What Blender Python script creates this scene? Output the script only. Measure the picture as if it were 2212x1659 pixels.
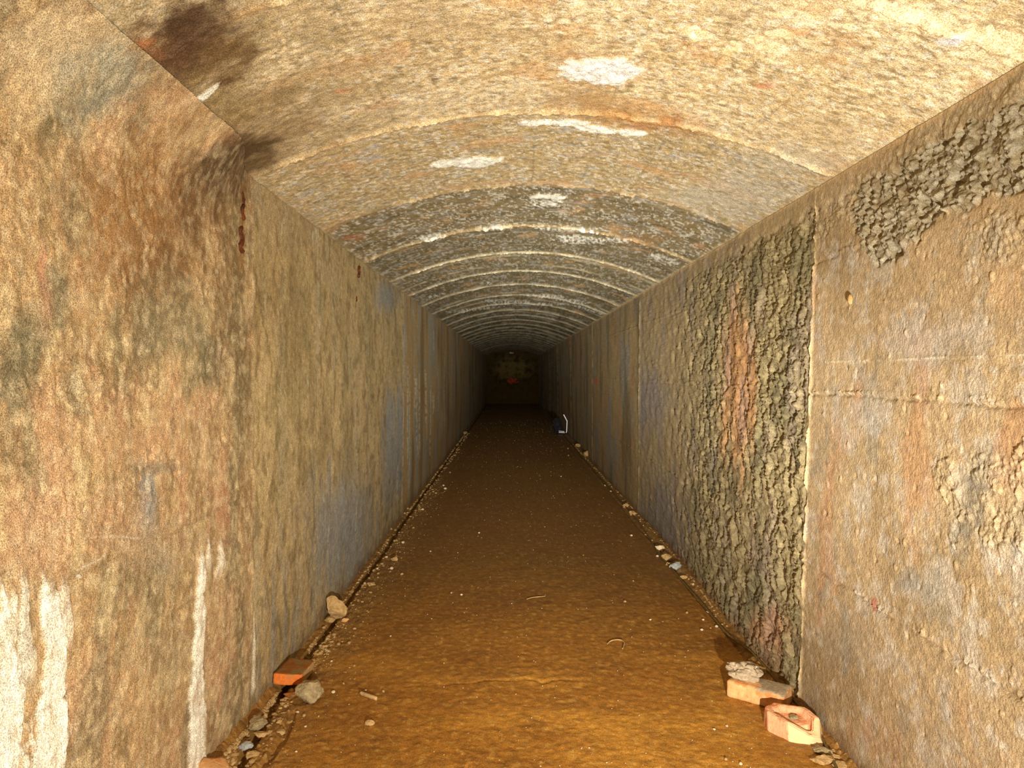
import bpy, bmesh, math, random
import numpy as np
from mathutils import Vector, noise as mn

for o in list(bpy.data.objects): bpy.data.objects.remove(o)
C = bpy.context.scene.collection
PI = math.pi

# ------------------------------------------------------------------ camera, light, exposure
F = 1534.0            # focal length in pixels of the 2212 px wide frame
VX, VY = 1100.0, 806.0
CH = 1.19             # camera height
cd = bpy.data.cameras.new('camera'); cam = bpy.data.objects.new('camera', cd); C.objects.link(cam)
cam.location = (0, 0, CH); cam.rotation_euler = (PI/2, 0, 0)
cd.sensor_width = 36; cd.lens = 36*F/2212
cd.shift_x = (1106-VX)/2212; cd.shift_y = -(829.5-VY)/2212
cd.clip_start = 0.02; cd.clip_end = 200
bpy.context.scene.camera = cam

world = bpy.data.worlds.new('world'); bpy.context.scene.world = world; world.use_nodes = True
world.node_tree.nodes['Background'].inputs[0].default_value = (0.02, 0.018, 0.015, 1)
world.node_tree.nodes['Background'].inputs[1].default_value = 0.3

vs = bpy.context.scene.view_settings
vs.view_transform = 'Standard'; vs.look = 'None'; vs.gamma = 1; vs.use_curve_mapping = False
vs.exposure = 0.0

# one hand torch standing low beside the tripod, with a reflector that throws most of its light down the tunnel
ld = bpy.data.lights.new('torch', 'POINT'); lamp = bpy.data.objects.new('torch', ld); C.objects.link(lamp)
lamp.location = (0.30, -0.05, 0.66)
ld.energy = 132; ld.color = (1.0, 0.945, 0.85); ld.shadow_soft_size = 0.016
ld.use_nodes = True
nt = ld.node_tree; N = nt.nodes; L = nt.links
em = N['Emission']
geo = N.new('ShaderNodeNewGeometry')
dot = N.new('ShaderNodeVectorMath'); dot.operation = 'DOT_PRODUCT'
TILT = math.radians(7)
dot.inputs[1].default_value = (0.0, math.cos(TILT), math.sin(TILT))
L.new(geo.outputs['Incoming'], dot.inputs[0])
def M(op, a, b=None):
    n = N.new('ShaderNodeMath'); n.operation = op
    for i, v in enumerate((a, b)):
        if v is None: continue
        if isinstance(v, (int, float)): n.inputs[i].default_value = v
        else: L.new(v, n.inputs[i])
    return n.outputs[0]
c = M('MAXIMUM', M('MULTIPLY', dot.outputs['Value'], 1.0), 0.02)
c2 = M('MULTIPLY', c, c)
t = M('DIVIDE', M('SUBTRACT', 1.0, c2), c2)
prof = M('MULTIPLY', M('POWER', M('ADD', t, 0.018), -1.30), 0.42)
prof = M('ADD', prof, M('MULTIPLY', M('MINIMUM', M('MAXIMUM', M('SUBTRACT', M('MULTIPLY', dot.outputs['Value'], 2.4), 0.3), 0.0), 1.0), 0.95))
L.new(prof, em.inputs['Strength'])

# ------------------------------------------------------------------ numpy noise
def _h(ix, iy, s):
    with np.errstate(over='ignore'):
        h = ix.astype(np.uint32)*np.uint32(374761393) + iy.astype(np.uint32)*np.uint32(668265263) + np.uint32((s*2246822519) & 0xffffffff)
        h = (h ^ (h >> np.uint32(13)))*np.uint32(1274126177)
        h = h ^ (h >> np.uint32(16))
        h = h*np.uint32(2654435761); h = h ^ (h >> np.uint32(15))
    return h
def rnd(ix, iy, s): return _h(ix, iy, s).astype(np.float64)/4294967295.0
def perlin(x, y, s=0):
    xi = np.floor(x).astype(np.int64); yi = np.floor(y).astype(np.int64)
    xf = x-xi; yf = y-yi
    u = xf*xf*xf*(xf*(xf*6-15)+10); v = yf*yf*yf*(yf*(yf*6-15)+10)
    def g(a, b, dx, dy):
        an = rnd(a, b, s)*2*PI
        return np.cos(an)*dx+np.sin(an)*dy
    n00 = g(xi, yi, xf, yf); n10 = g(xi+1, yi, xf-1, yf)
    n01 = g(xi, yi+1, xf, yf-1); n11 = g(xi+1, yi+1, xf-1, yf-1)
    return ((n00*(1-u)+n10*u)*(1-v)+(n01*(1-u)+n11*u)*v)*1.5
def fbm(x, y, o=4, s=0, g=0.5):
    r = 0; a = 1; t = 0
    for i in range(o):
        r = r+a*perlin(x, y, s*17+i*101+7); t += a; a *= g; x = x*2.03+3.1; y = y*2.03+1.7
    return r/t*1.6
def ridged(x, y, o=4, s=0):
    r = 0; a = 1; t = 0
    for i in range(o):
        r = r+a*(1-np.abs(perlin(x, y, s*13+i*57+3))*2.2); t += a; a *= 0.5; x = x*2.1+5.3; y = y*2.1+9.2
    return r/t
def worley(x, y, s=0):
    xi = np.floor(x).astype(np.int64); yi = np.floor(y).astype(np.int64)
    f1 = np.full(x.shape, 9.0); f2 = np.full(x.shape, 9.0); idv = np.zeros(x.shape)
    for a in (-1, 0, 1):
        for b in (-1, 0, 1):
            cx = xi+a; cy = yi+b
            d = np.hypot(cx+rnd(cx, cy, s)-x, cy+rnd(cx, cy, s+5)-y)
            n = d < f1
            f2 = np.where(n, f1, np.minimum(f2, d)); idv = np.where(n, rnd(cx, cy, s+9), idv); f1 = np.where(n, d, f1)
    return f1, f2, idv
def sm(a, b, x):
    t = np.clip((x-a)/(b-a), 0, 1); return t*t*(3-2*t)
def lin(c):
    c = np.array(c, float)/255.0
    return np.where(c <= 0.04045, c/12.92, ((c+0.055)/1.055)**2.4)
class Paint:
    """accumulates a base colour (linear) and a wetness per surface point"""
    def __init__(s, shape, base):
        s.c = np.zeros(shape+(3,))+lin(base); s.wet = np.zeros(shape)
    def over(s, col, m, wet=None):
        m = np.clip(m, 0, 1)[..., None]
        s.c = s.c*(1-m)+lin(col)*m
        if wet is not None: s.wet = s.wet*(1-m[..., 0])+wet*m[..., 0]
    def mul(s, f): s.c = s.c*(f[..., None])
def desat(P, k, gain=(1, 1, 1)):
    l = P.c@np.array([.3, .5, .2]); P.c = (P.c*(1-k)+l[..., None]*k)*np.array(gain)
def blob(px, py, cx, cy, rx, ry, n, amp=0.45, soft=0.5, rot=0):
    dx = px-cx; dy = py-cy
    if rot:
        ca, sa = math.cos(rot), math.sin(rot); dx, dy = dx*ca+dy*sa, -dx*sa+dy*ca
    d = np.sqrt((dx/rx)**2+(dy/ry)**2)+n*amp
    return 1-sm(1-soft, 1+soft*0.4, d)
def inpoly(px, py, poly):
    r = np.zeros(px.shape, bool); n = len(poly)
    for i in range(n):
        x1, y1 = poly[i]; x2, y2 = poly[(i+1) % n]
        if y1 == y2: continue
        k = ((y1 > py) != (y2 > py)) & (px < (x2-x1)*(py-y1)/(y2-y1)+x1)
        r ^= k
    return r.astype(float)
def polymask(px, py, poly, n1, n2, w=14, f=7):
    """soft edged polygon with a ragged outline"""
    r = 0
    for ox, oy in ((0, 0), (f, 0), (-f, 0), (0, f), (0, -f)):
        r = r+inpoly(px+n1*w+ox, py+n2*w+oy, poly)
    return r/5

# ------------------------------------------------------------------ helpers
def tag(o, label=None, cat=None, group=None, kind=None):
    if label: o['label'] = label
    if cat: o['category'] = cat
    if group: o['group'] = group
    if kind: o['kind'] = kind
    return o
def empty(name, loc=(0, 0, 0)):
    o = bpy.data.objects.new(name, None); C.objects.link(o); o.location = loc; o.empty_display_size = 0.1
    return o
def parent(o, p):
    o.parent = p
    o.matrix_parent_inverse = p.matrix_world.inverted() if p.matrix_world else o.matrix_parent_inverse
def link(name, me, mat=None, par=None, loc=None):
    o = bpy.data.objects.new(name, me); C.objects.link(o)
    if mat and not me.materials: me.materials.append(mat)
    if par: o.parent = par
    if loc is not None: o.location = loc
    return o
def grid_mesh(name, P, col, wet, flip=False):
    nu, nv = P.shape[:2]
    me = bpy.data.meshes.new(name)
    me.vertices.add(nu*nv); me.vertices.foreach_set('co', P.reshape(-1).astype(np.float32))
    idx = np.arange(nu*nv).reshape(nu, nv)
    q = np.stack([idx[:-1, :-1], idx[1:, :-1], idx[1:, 1:], idx[:-1, 1:]], -1).reshape(-1, 4)
    if flip: q = q[:, ::-1]
    n = len(q)
    me.loops.add(n*4); me.loops.foreach_set('vertex_index', q.reshape(-1).astype(np.int32))
    me.polygons.add(n); me.polygons.foreach_set('loop_start', (np.arange(n)*4).astype(np.int32))
    me.polygons.foreach_set('use_smooth', np.ones(n, bool))
    me.update(calc_edges=True)
    ca = me.color_attributes.new('Col', 'FLOAT_COLOR', 'POINT')
    ca.data.foreach_set('color', np.concatenate([np.clip(col, 0, 0.95), wet[..., None]], -1).reshape(-1).astype(np.float32))
    return me
def panels(par, name, P, paint, U, cuts, mat, flip=False):
    """slice one continuous cast surface at its shutter joints, each bay a part"""
    ks = [0]+[int(np.argmin(abs(U-c))) for c in cuts]+[len(U)-1]
    ks = sorted(set(ks))
    for a, b in zip(ks[:-1], ks[1:]):
        me = grid_mesh(name, P[a:b+1], paint.c[a:b+1], paint.wet[a:b+1], flip)
        link(name, me, mat, par)

# ------------------------------------------------------------------ materials
def surf_mat(name, bump1=0.35, bump2=0.25, s1=130, s2=420, rough=0.75, var=0.35, fine=0.35, spark=0.0, spec=0.35):
    m = bpy.data.materials.new(name); m.use_nodes = True
    nt = m.node_tree; N = nt.nodes; L = nt.links; b = N['Principled BSDF']
    at = N.new('ShaderNodeAttribute'); at.attribute_name = 'Col'
    tc = N.new('ShaderNodeTexCoord')
    n1 = N.new('ShaderNodeTexNoise'); n1.inputs['Scale'].default_value = s1*0.35; n1.inputs['Detail'].default_value = 6; n1.inputs['Roughness'].default_value = 0.65
    n2 = N.new('ShaderNodeTexNoise'); n2.inputs['Scale'].default_value = s2; n2.inputs['Detail'].default_value = 3
    n3 = N.new('ShaderNodeTexNoise'); n3.inputs['Scale'].default_value = s1; n3.inputs['Detail'].default_value = 5
    for n in (n1, n2, n3): L.new(tc.outputs['Object'], n.inputs['Vector'])
    def rng(sock, lo, hi, a=0.3, z=0.7):
        r = N.new('ShaderNodeMapRange'); L.new(sock, r.inputs[0]); r.inputs[1].default_value = a; r.inputs[2].default_value = z
        r.inputs[3].default_value = lo; r.inputs[4].default_value = hi; return r.outputs[0]
    v1 = rng(n1.outputs[0], 1-var, 1+var); v2 = rng(n2.outputs[0], 1-fine, 1+fine*1.1, .36, .64)
    mu = N.new('ShaderNodeMath'); mu.operation = 'MULTIPLY'; L.new(v1, mu.inputs[0]); L.new(v2, mu.inputs[1])
    vm = N.new('ShaderNodeVectorMath'); vm.operation = 'SCALE'; L.new(at.outputs['Color'], vm.inputs[0]); L.new(mu.outputs[0], vm.inputs['Scale'])
    L.new(vm.outputs[0], b.inputs['Base Color'])
    rr = N.new('ShaderNodeMapRange'); L.new(at.outputs['Alpha'], rr.inputs[0]); rr.inputs[3].default_value = rough; rr.inputs[4].default_value = 0.22
    L.new(rr.outputs[0], b.inputs['Roughness'])
    b.inputs['Specular IOR Level'].default_value = spec
    b1 = N.new('ShaderNodeBump'); b1.inputs['Strength'].default_value = bump1; b1.inputs['Distance'].default_value = 0.006; L.new(n3.outputs[0], b1.inputs['Height'])
    b2 = N.new('ShaderNodeBump'); b2.inputs['Strength'].default_value = bump2; b2.inputs['Distance'].default_value = 0.002; L.new(n2.outputs[0], b2.inputs['Height'])
    L.new(b1.outputs[0], b2.inputs['Normal']); L.new(b2.outputs[0], b.inputs['Normal'])
    return m
def stone_mat(name, c1, c2, scale=40, bump=0.5, rough=0.8, c3=None, s3=14, detail=160):
    m = bpy.data.materials.new(name); m.use_nodes = True
    nt = m.node_tree; N = nt.nodes; L = nt.links; b = N['Principled BSDF']
    tc = N.new('ShaderNodeTexCoord')
    n1 = N.new('ShaderNodeTexNoise'); n1.inputs['Scale'].default_value = scale; n1.inputs['Detail'].default_value = 8; n1.inputs['Roughness'].default_value = 0.65
    n2 = N.new('ShaderNodeTexNoise'); n2.inputs['Scale'].default_value = detail; n2.inputs['Detail'].default_value = 6
    L.new(tc.outputs['Object'], n1.inputs['Vector']); L.new(tc.outputs['Object'], n2.inputs['Vector'])
    cr = N.new('ShaderNodeValToRGB'); L.new(n1.outputs[0], cr.inputs[0])
    cr.color_ramp.elements[0].position = 0.32; cr.color_ramp.elements[1].position = 0.68
    cr.color_ramp.elements[0].color = (*lin(c1), 1); cr.color_ramp.elements[1].color = (*lin(c2), 1)
    out = cr.outputs[0]
    if c3:
        n3 = N.new('ShaderNodeTexNoise'); n3.inputs['Scale'].default_value = s3; n3.inputs['Detail'].default_value = 4
        L.new(tc.outputs['Object'], n3.inputs['Vector'])
        r3 = N.new('ShaderNodeMapRange'); L.new(n3.outputs[0], r3.inputs[0]); r3.inputs[1].default_value = 0.5; r3.inputs[2].default_value = 0.6
        mx = N.new('ShaderNodeMix'); mx.data_type = 'RGBA'; L.new(r3.outputs[0], mx.inputs['Factor']); L.new(out, mx.inputs['A']); mx.inputs['B'].default_value = (*lin(c3), 1)
        out = mx.outputs['Result']
    L.new(out, b.inputs['Base Color']); b.inputs['Roughness'].default_value = rough; b.inputs['Specular IOR Level'].default_value = 0.3
    bu = N.new('ShaderNodeBump'); bu.inputs['Strength'].default_value = bump; bu.inputs['Distance'].default_value = 0.004
    L.new(n2.outputs[0], bu.inputs['Height']); L.new(bu.outputs[0], b.inputs['Normal'])
    return m

MAT_WL = surf_mat('left_wall_concrete', bump1=0.40, bump2=0.5, rough=0.66, var=0.30, fine=0.50)
MAT_WR = surf_mat('right_wall_concrete', bump1=0.60, bump2=0.45, rough=0.85, var=0.28, fine=0.28)
MAT_CE = surf_mat('vault_concrete', bump1=0.45, bump2=0.5, rough=0.62, var=0.34, fine=0.42, s1=110, s2=330)
MAT_EN = surf_mat('end_wall_plaster', spec=0.02, rough=0.95)
MAT_FL = surf_mat('dirt_floor', bump1=0.25, bump2=0.35, rough=0.70, var=0.30, fine=0.40, s1=90, s2=380, spec=0.3)

# ------------------------------------------------------------------ depth grid and joints
AL, AR = 0.88, 1.10
ZS = 1.856                      # springing height of the vault
RISE = 0.224
XC = (AR+0.01-AL)/2; HW = (AR+0.01+AL)/2
YEND = 27.7
RINGS = [-1.28, -0.34, 0.60, 1.53]+[2.411+0.9365*k for k in range(0, 27)]
JR = [-4.4, -0.92]+[2.557+3.475*k for k in range(0, 8)]
JL = [-4.5, -1.05]+[2.43+3.49*k for k in range(0, 8)]
def depth_grid(a, px=2.2, y0=-6.0):
    z = y0; r = [z]
    while z < YEND:
        if z < 0.7: s = 0.08
        elif z < 1.15: s = 0.012
        else: s = min(max(z*z/(a*F)*px, 0.0034), 0.5)
        z += s; r.append(z)
    r = np.array(r); r[-1] = YEND
    return r
def snap(U, cuts):
    for c in cuts:
        if U[0] < c < U[-1]: U[int(np.argmin(abs(U-c)))] = c
    return U

def xr(Y, Z):   # right wall plane
    base = 1.045+0.05*sm(3, 5, Y)+0.045*sm(8, 12, Y)
    return base+(AR+0.01-base)*np.clip(Z/ZS, 0, 1)
def xl(Y, Z):
    return -0.895+0.015*np.clip(Z/0.5, 0, 1)

# ------------------------------------------------------------------ RIGHT WALL
def build_right():
    U = snap(depth_grid(AR), JR+RINGS[:1]); V = np.linspace(-0.06, ZS, 560)
    Y, Z = np.meshgrid(U, V, indexing='ij')
    Ys = np.maximum(Y, 0.9)
    px = VX+F*AR/Ys; py = VY-(Z-CH)*F/Ys
    X = xr(Y, Z)
    n1 = fbm(Y*9, Z*9, 4, 11); n2 = fbm(Y*9+50, Z*9, 4, 12); nf = fbm(Y*40, Z*40, 3, 13); nm = fbm(Y*22, Z*22, 4, 33)
    big = fbm(Y*1.3, Z*1.3, 4, 14); st = fbm(Y*7, Z*0.9, 4, 15); st2 = fbm(Y*16, Z*1.6, 4, 16)
    warp = n1*0.5+nf*0.5
    near = (Y < 2.557).astype(float); p2 = ((Y >= 2.557) & (Y < 6.03)).astype(float); far = (Y >= 6.03).astype(float)
    # --- zones of rough, scaled-off concrete
    polyA = [(1850, 400), (1905, 345), (1985, 268), (2060, 235), (2130, 190), (2212, 150), (2400, 40), (2400, 380), (2212, 405), (2120, 432), (2050, 470), (2010, 470), (1985, 520), (1940, 545), (1900, 575), (1868, 520), (1862, 470), (1835, 450)]
    polyB = [(2090, 500), (2140, 470), (2212, 450), (2400, 430), (2400, 600), (2212, 590), (2160, 570), (2120, 580), (2095, 560)]
    polyC = [(2045, 1020), (2130, 985), (2212, 960), (2400, 960), (2400, 1240), (2212, 1200), (2140, 1195), (2080, 1190), (2060, 1110)]
    polyD = [(1850, 468), (1895, 455), (1930, 560), (1895, 580), (1868, 540), (1840, 490)]
    polyE = [(1755, 425), (1830, 400), (1850, 455), (1810, 500), (1760, 520), (1740, 470)]
    ss = np.clip(px/2212, 0.35, 1)
    A = np.maximum(polymask(px, py, polyA, warp, n2, 26, 5), polymask(px, py, polyD, warp, n2, 12, 3))
    B = polymask(px, py, polyB, warp, n2, 34, 8)*sm(-0.25, 0.2, n1+0.1); Cc = polymask(px, py, polyC, warp, n2, 40, 8)*sm(-0.3, 0.2, n2)
    E = polymask(px, py, polyE, warp, n2, 18, 4)
    # second bay: rough from the joint back to about four metres
    D = sm(2.55, 2.60, Y)*(1-sm(3.9, 4.7, Y+n1*0.8))*(1-sm(1.745, 1.785, Z+n1*0.05))
    hole = blob(px, py, 1655, 640, 0.1, 0.1, n1)
    orange = blob(px, py, 1602, 830, 44, 200, st2, 0.5)
    smoothp = blob(px, py, 1640, 1120, 60, 120, n2, 0.5)
    D = D*(1-0.5*orange)*(1-0.35*smoothp)
    D2 = p2*0.8*sm(-0.3, 0.3, n1)+far*0.5*sm(-0.2, 0.4, st2)
    G = blob(px, py, 1800, 900, 0.1, 0.1, n1)
    # --- relief
    f1, f2, idp = worley((Y+nf*0.005)*88, (Z+nm*0.005)*74, 3)
    g1, g2, idg = worley((Y+nf*0.008)*42, (Z+nm*0.008)*36, 4)
    v1, v2, idv = worley((Y+nm*0.016+nf*.004)*100, (Z+nf*0.02+nm*.012)*68, 6)
    peb = 1-np.clip(f1*1.25, 0, 1)**1.6; peb2 = 1-np.clip(g1*1.2, 0, 1)**1.6
    h = 0.0016*n1+0.004*big*0.5+0.0009*nf
    roughA = np.clip(A, 0, 1)
    h = h+roughA*(-0.010+0.010*peb*(0.4+idp)+0.009*peb2*(0.3+idg)+0.012*n2+0.012*nm-0.012*sm(.1, .5, fbm(Y*14+3, Z*9, 3, 28)))
    hb = np.clip(B+Cc+E*0.9, 0, 1)
    h = h+hb*(-0.003+0.006*peb*(0.3+idp)+0.006*peb2*idg+0.006*n1)
    flake = 1-np.clip(v1*1.2, 0, 1)**1.5
    pit = sm(0.08, 0.38, fbm(Y*20, Z*9, 4, 21)-0.14*fbm(Y*3, Z*3, 2, 22))
    h = h+D*(0.005*flake*(0.1+1.2*idv)+0.004*peb*idp+0.006*n1+0.006*nm+0.003*nf-0.013*pit)
    h = h+D2*(0.008*flake*idv+0.006*n1+0.008*st2*far)
    # blistered bumps and small spalls on the plain concrete
    k1, k2, idk = worley(Y*26, Z*15, 8)
    bump = (idk > 0.86)*(1-sm(0.08, 0.20, k1+nf*0.10)); pitn = (idk < 0.13)*(1-sm(0.06, 0.20, k1+nf*0.10))
    plain = np.clip(1-roughA-D-hb, 0, 1)
    h = h+plain*(0.0046*bump*idk-0.0040*pitn)*(0.4+0.6*sm(-.2, .3, n2))
    l1, l2, idl = worley(Y*70, Z*34, 18)
    h = h+plain*0.0018*(idl > 0.80)*(1-sm(0.12, 0.34, l1+nf*0.1))*sm(-.3, .3, n1)
    # horizontal shutter joints
    jm = np.zeros(Y.shape)
    for zj, w, d in ((1.585, 0.006, 0.005), (1.228, 0.003, -0.002), (1.117, 0.005, 0.007), (0.72, 0.008, 0.002), (0.508, 0.005, 0.007), (0.29, 0.008, 0.0015)):
        zz = zj+0.006*fbm(Y*3, Y*0+zj*9, 3, 40)+0.003*nf
        e = np.exp(-((Z-zz)/w)**2)
        br = sm(-0.5, 0.2, fbm(Y*8, Y*0+zj, 3, 41)) if d > 0.004 else 1.0
        e = e*(1-.85*sm(4.5, 6.5, Y)); h = h-plain*e*d*br
        if d > 0.004:
            e2 = np.exp(-((Z-zz-0.010)/0.009)**2)*sm(-0.2, 0.3, n1+0.1)
            h = h+plain*e2*0.008*peb*(0.3+idp)
        jm = np.maximum(jm, e*(0.5 if d > 0.004 else 0.25))
    # vertical joint fins and small offsets between the bays
    for i, c in enumerate(JR):
        yy = Y-c+0.004*fbm(Z*6, Z*0+i, 3, 50)
        w = 0.006 if c < 4 else 0.02
        h = h+0.006*np.exp(-(yy/w)**2)*sm(-0.4, 0.1, fbm(Z*5, Z*0+i*3, 2, 51))
        h = h+0.006*(rnd(np.array([i]), np.array([3]), 5)[0]-0.5)*(Y > c)
    h = h+0.012*sm(2.557, 2.56, Y)*0
    # smooth troweled band under the vault
    band = sm(1.775, 1.79, Z+0.03*n1)*(1-sm(3.2, 3.6, Y+n2*.3)*.8)
    h = h*(1-band*0.7)+band*0.006
    h = h*np.where(Y < 0.7, 0.3, 1)
    # --- colour
    P = Paint(Y.shape, (176, 146, 101))
    P.over((196, 166, 118), sm(-0.1, 0.6, big)*0.7)
    P.over((146, 118, 72), sm(0.0, 0.5, fbm(Y*2.2, Z*2.2, 5, 17))*0.55)
    P.over((182, 168, 148), sm(0.05, 0.45, fbm(Y*7, Z*5.5, 5, 18, .6))*0.6)
    P.over((200, 188, 170), sm(0.2, 0.6, fbm(Y*15, Z*12, 5, 19, .6))*0.5)
    P.over((184, 128, 72), sm(0.25, 0.6, fbm(Y*4, Z*2.5, 4, 20))*0.5)
    P.over((128, 122, 104), sm(0.3, 0.6, fbm(Y*6+9, Z*3, 4, 23))*0.45)
    for cx, cy, rx, ry, c_, a_ in ((2130, 1060, 40, 90, (120, 114, 98), .7), (1990, 1250, 35, 30, (140, 134, 122), .5), (1890, 900, 60, 50, (180, 172, 160), .5),
                                 (2010, 740, 90, 70, (190, 178, 164), .5), (1860, 1390, 70, 60, (160, 140, 112), .5), (2180, 620, 50, 60, (200, 160, 110), .5)):
        P.over(c_, blob(px, py, cx, cy, rx, ry, n1, .6, .6)*a_)
    P.over((112, 96, 58), roughA*0.78); P.over((168, 156, 128), roughA*sm(0.35, 0.9, peb*idp+peb2*0.5)*0.75)
    P.over((150, 126, 84), hb*0.35); P.over((184, 160, 118), hb*sm(0.5, 1, peb+peb2*0.4)*0.3)
    # second bay
    P.over((156, 132, 84), p2*0.8)
    P.over((116, 102, 62), D*0.75); P.over((168, 146, 96), D*sm(0.35, 0.9, flake*0.8+idv*0.3)*0.55)
    P.over((94, 86, 56), D*sm(0.05, 0.5, fbm(Y*3.5, Z*2.2, 4, 24))*0.6)
    P.over((172, 118, 58), np.clip(orange*0.8, 0, 1)); P.over((190, 148, 96), orange*sm(0, .5, st2)*0.5)
    P.over((170, 110, 70), blob(px, py, 1690, 1370, 50, 60, n1, .5, .6)*0.55)
    P.over((140, 120, 116), p2*sm(0.05, 0.5, fbm(Y*5, Z*2, 4, 25))*0.5*(1-D*0.5))
    P.over((118, 112, 112), blob(px, py, 1430, 1150, 60, 130, st2, .7, .6)*0.7)
    P.over((130, 124, 124), blob(px, py, 1400, 860, 40, 70, st2, .7, .6)*0.6)
    P.over((118, 116, 120), blob(px, py, 1330, 980, 30, 90, st2, .7, .6)*0.7)
    # streaked far bays
    P.over((160, 134, 80), far*0.85)
    P.over((172, 118, 54), far*sm(0.0, 0.5, st)*0.6); P.over((136, 134, 124), far*sm(0.05, 0.45, fbm(Y*3+20, Z*1.2, 5, 26))*0.7)
    P.over((96, 82, 42), far*sm(0.0, 0.4, fbm(Y*3.2+40, Z*0.7, 4, 27))*0.6)
    P.over((230, 74, 10), blob(px, py, 1286, 822, 2.4, 9, nf, .2, .3))
    P.over((180, 96, 64), blob(px, py, 1915, 1306, 8, 18, n1, .5, .4)*0.8)
    P.over((182, 152, 104), band*0.5); P.over((206, 170, 112), np.exp(-((Z-ZS)/0.012)**2)*0.8)
    P.over((120, 92, 52), jm*plain*0.45); P.over((214, 196, 160), np.exp(-((Z-1.228)/0.0028)**2)*near*sm(-.3, .2, n2)*0.9)
    for c in JR[1:]:
        P.over((206, 176, 118), np.exp(-((Y-c)/(0.006 if c < 4 else 0.025))**2)*sm(-0.3, 0.1, n2)*0.7)
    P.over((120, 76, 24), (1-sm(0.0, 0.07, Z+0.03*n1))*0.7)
    desat(P, 0.16, (.95, .985, .98)); P.mul(1-.0*Y)
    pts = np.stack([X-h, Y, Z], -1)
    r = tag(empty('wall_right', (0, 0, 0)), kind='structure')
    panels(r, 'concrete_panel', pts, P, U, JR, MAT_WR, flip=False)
    return r

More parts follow.
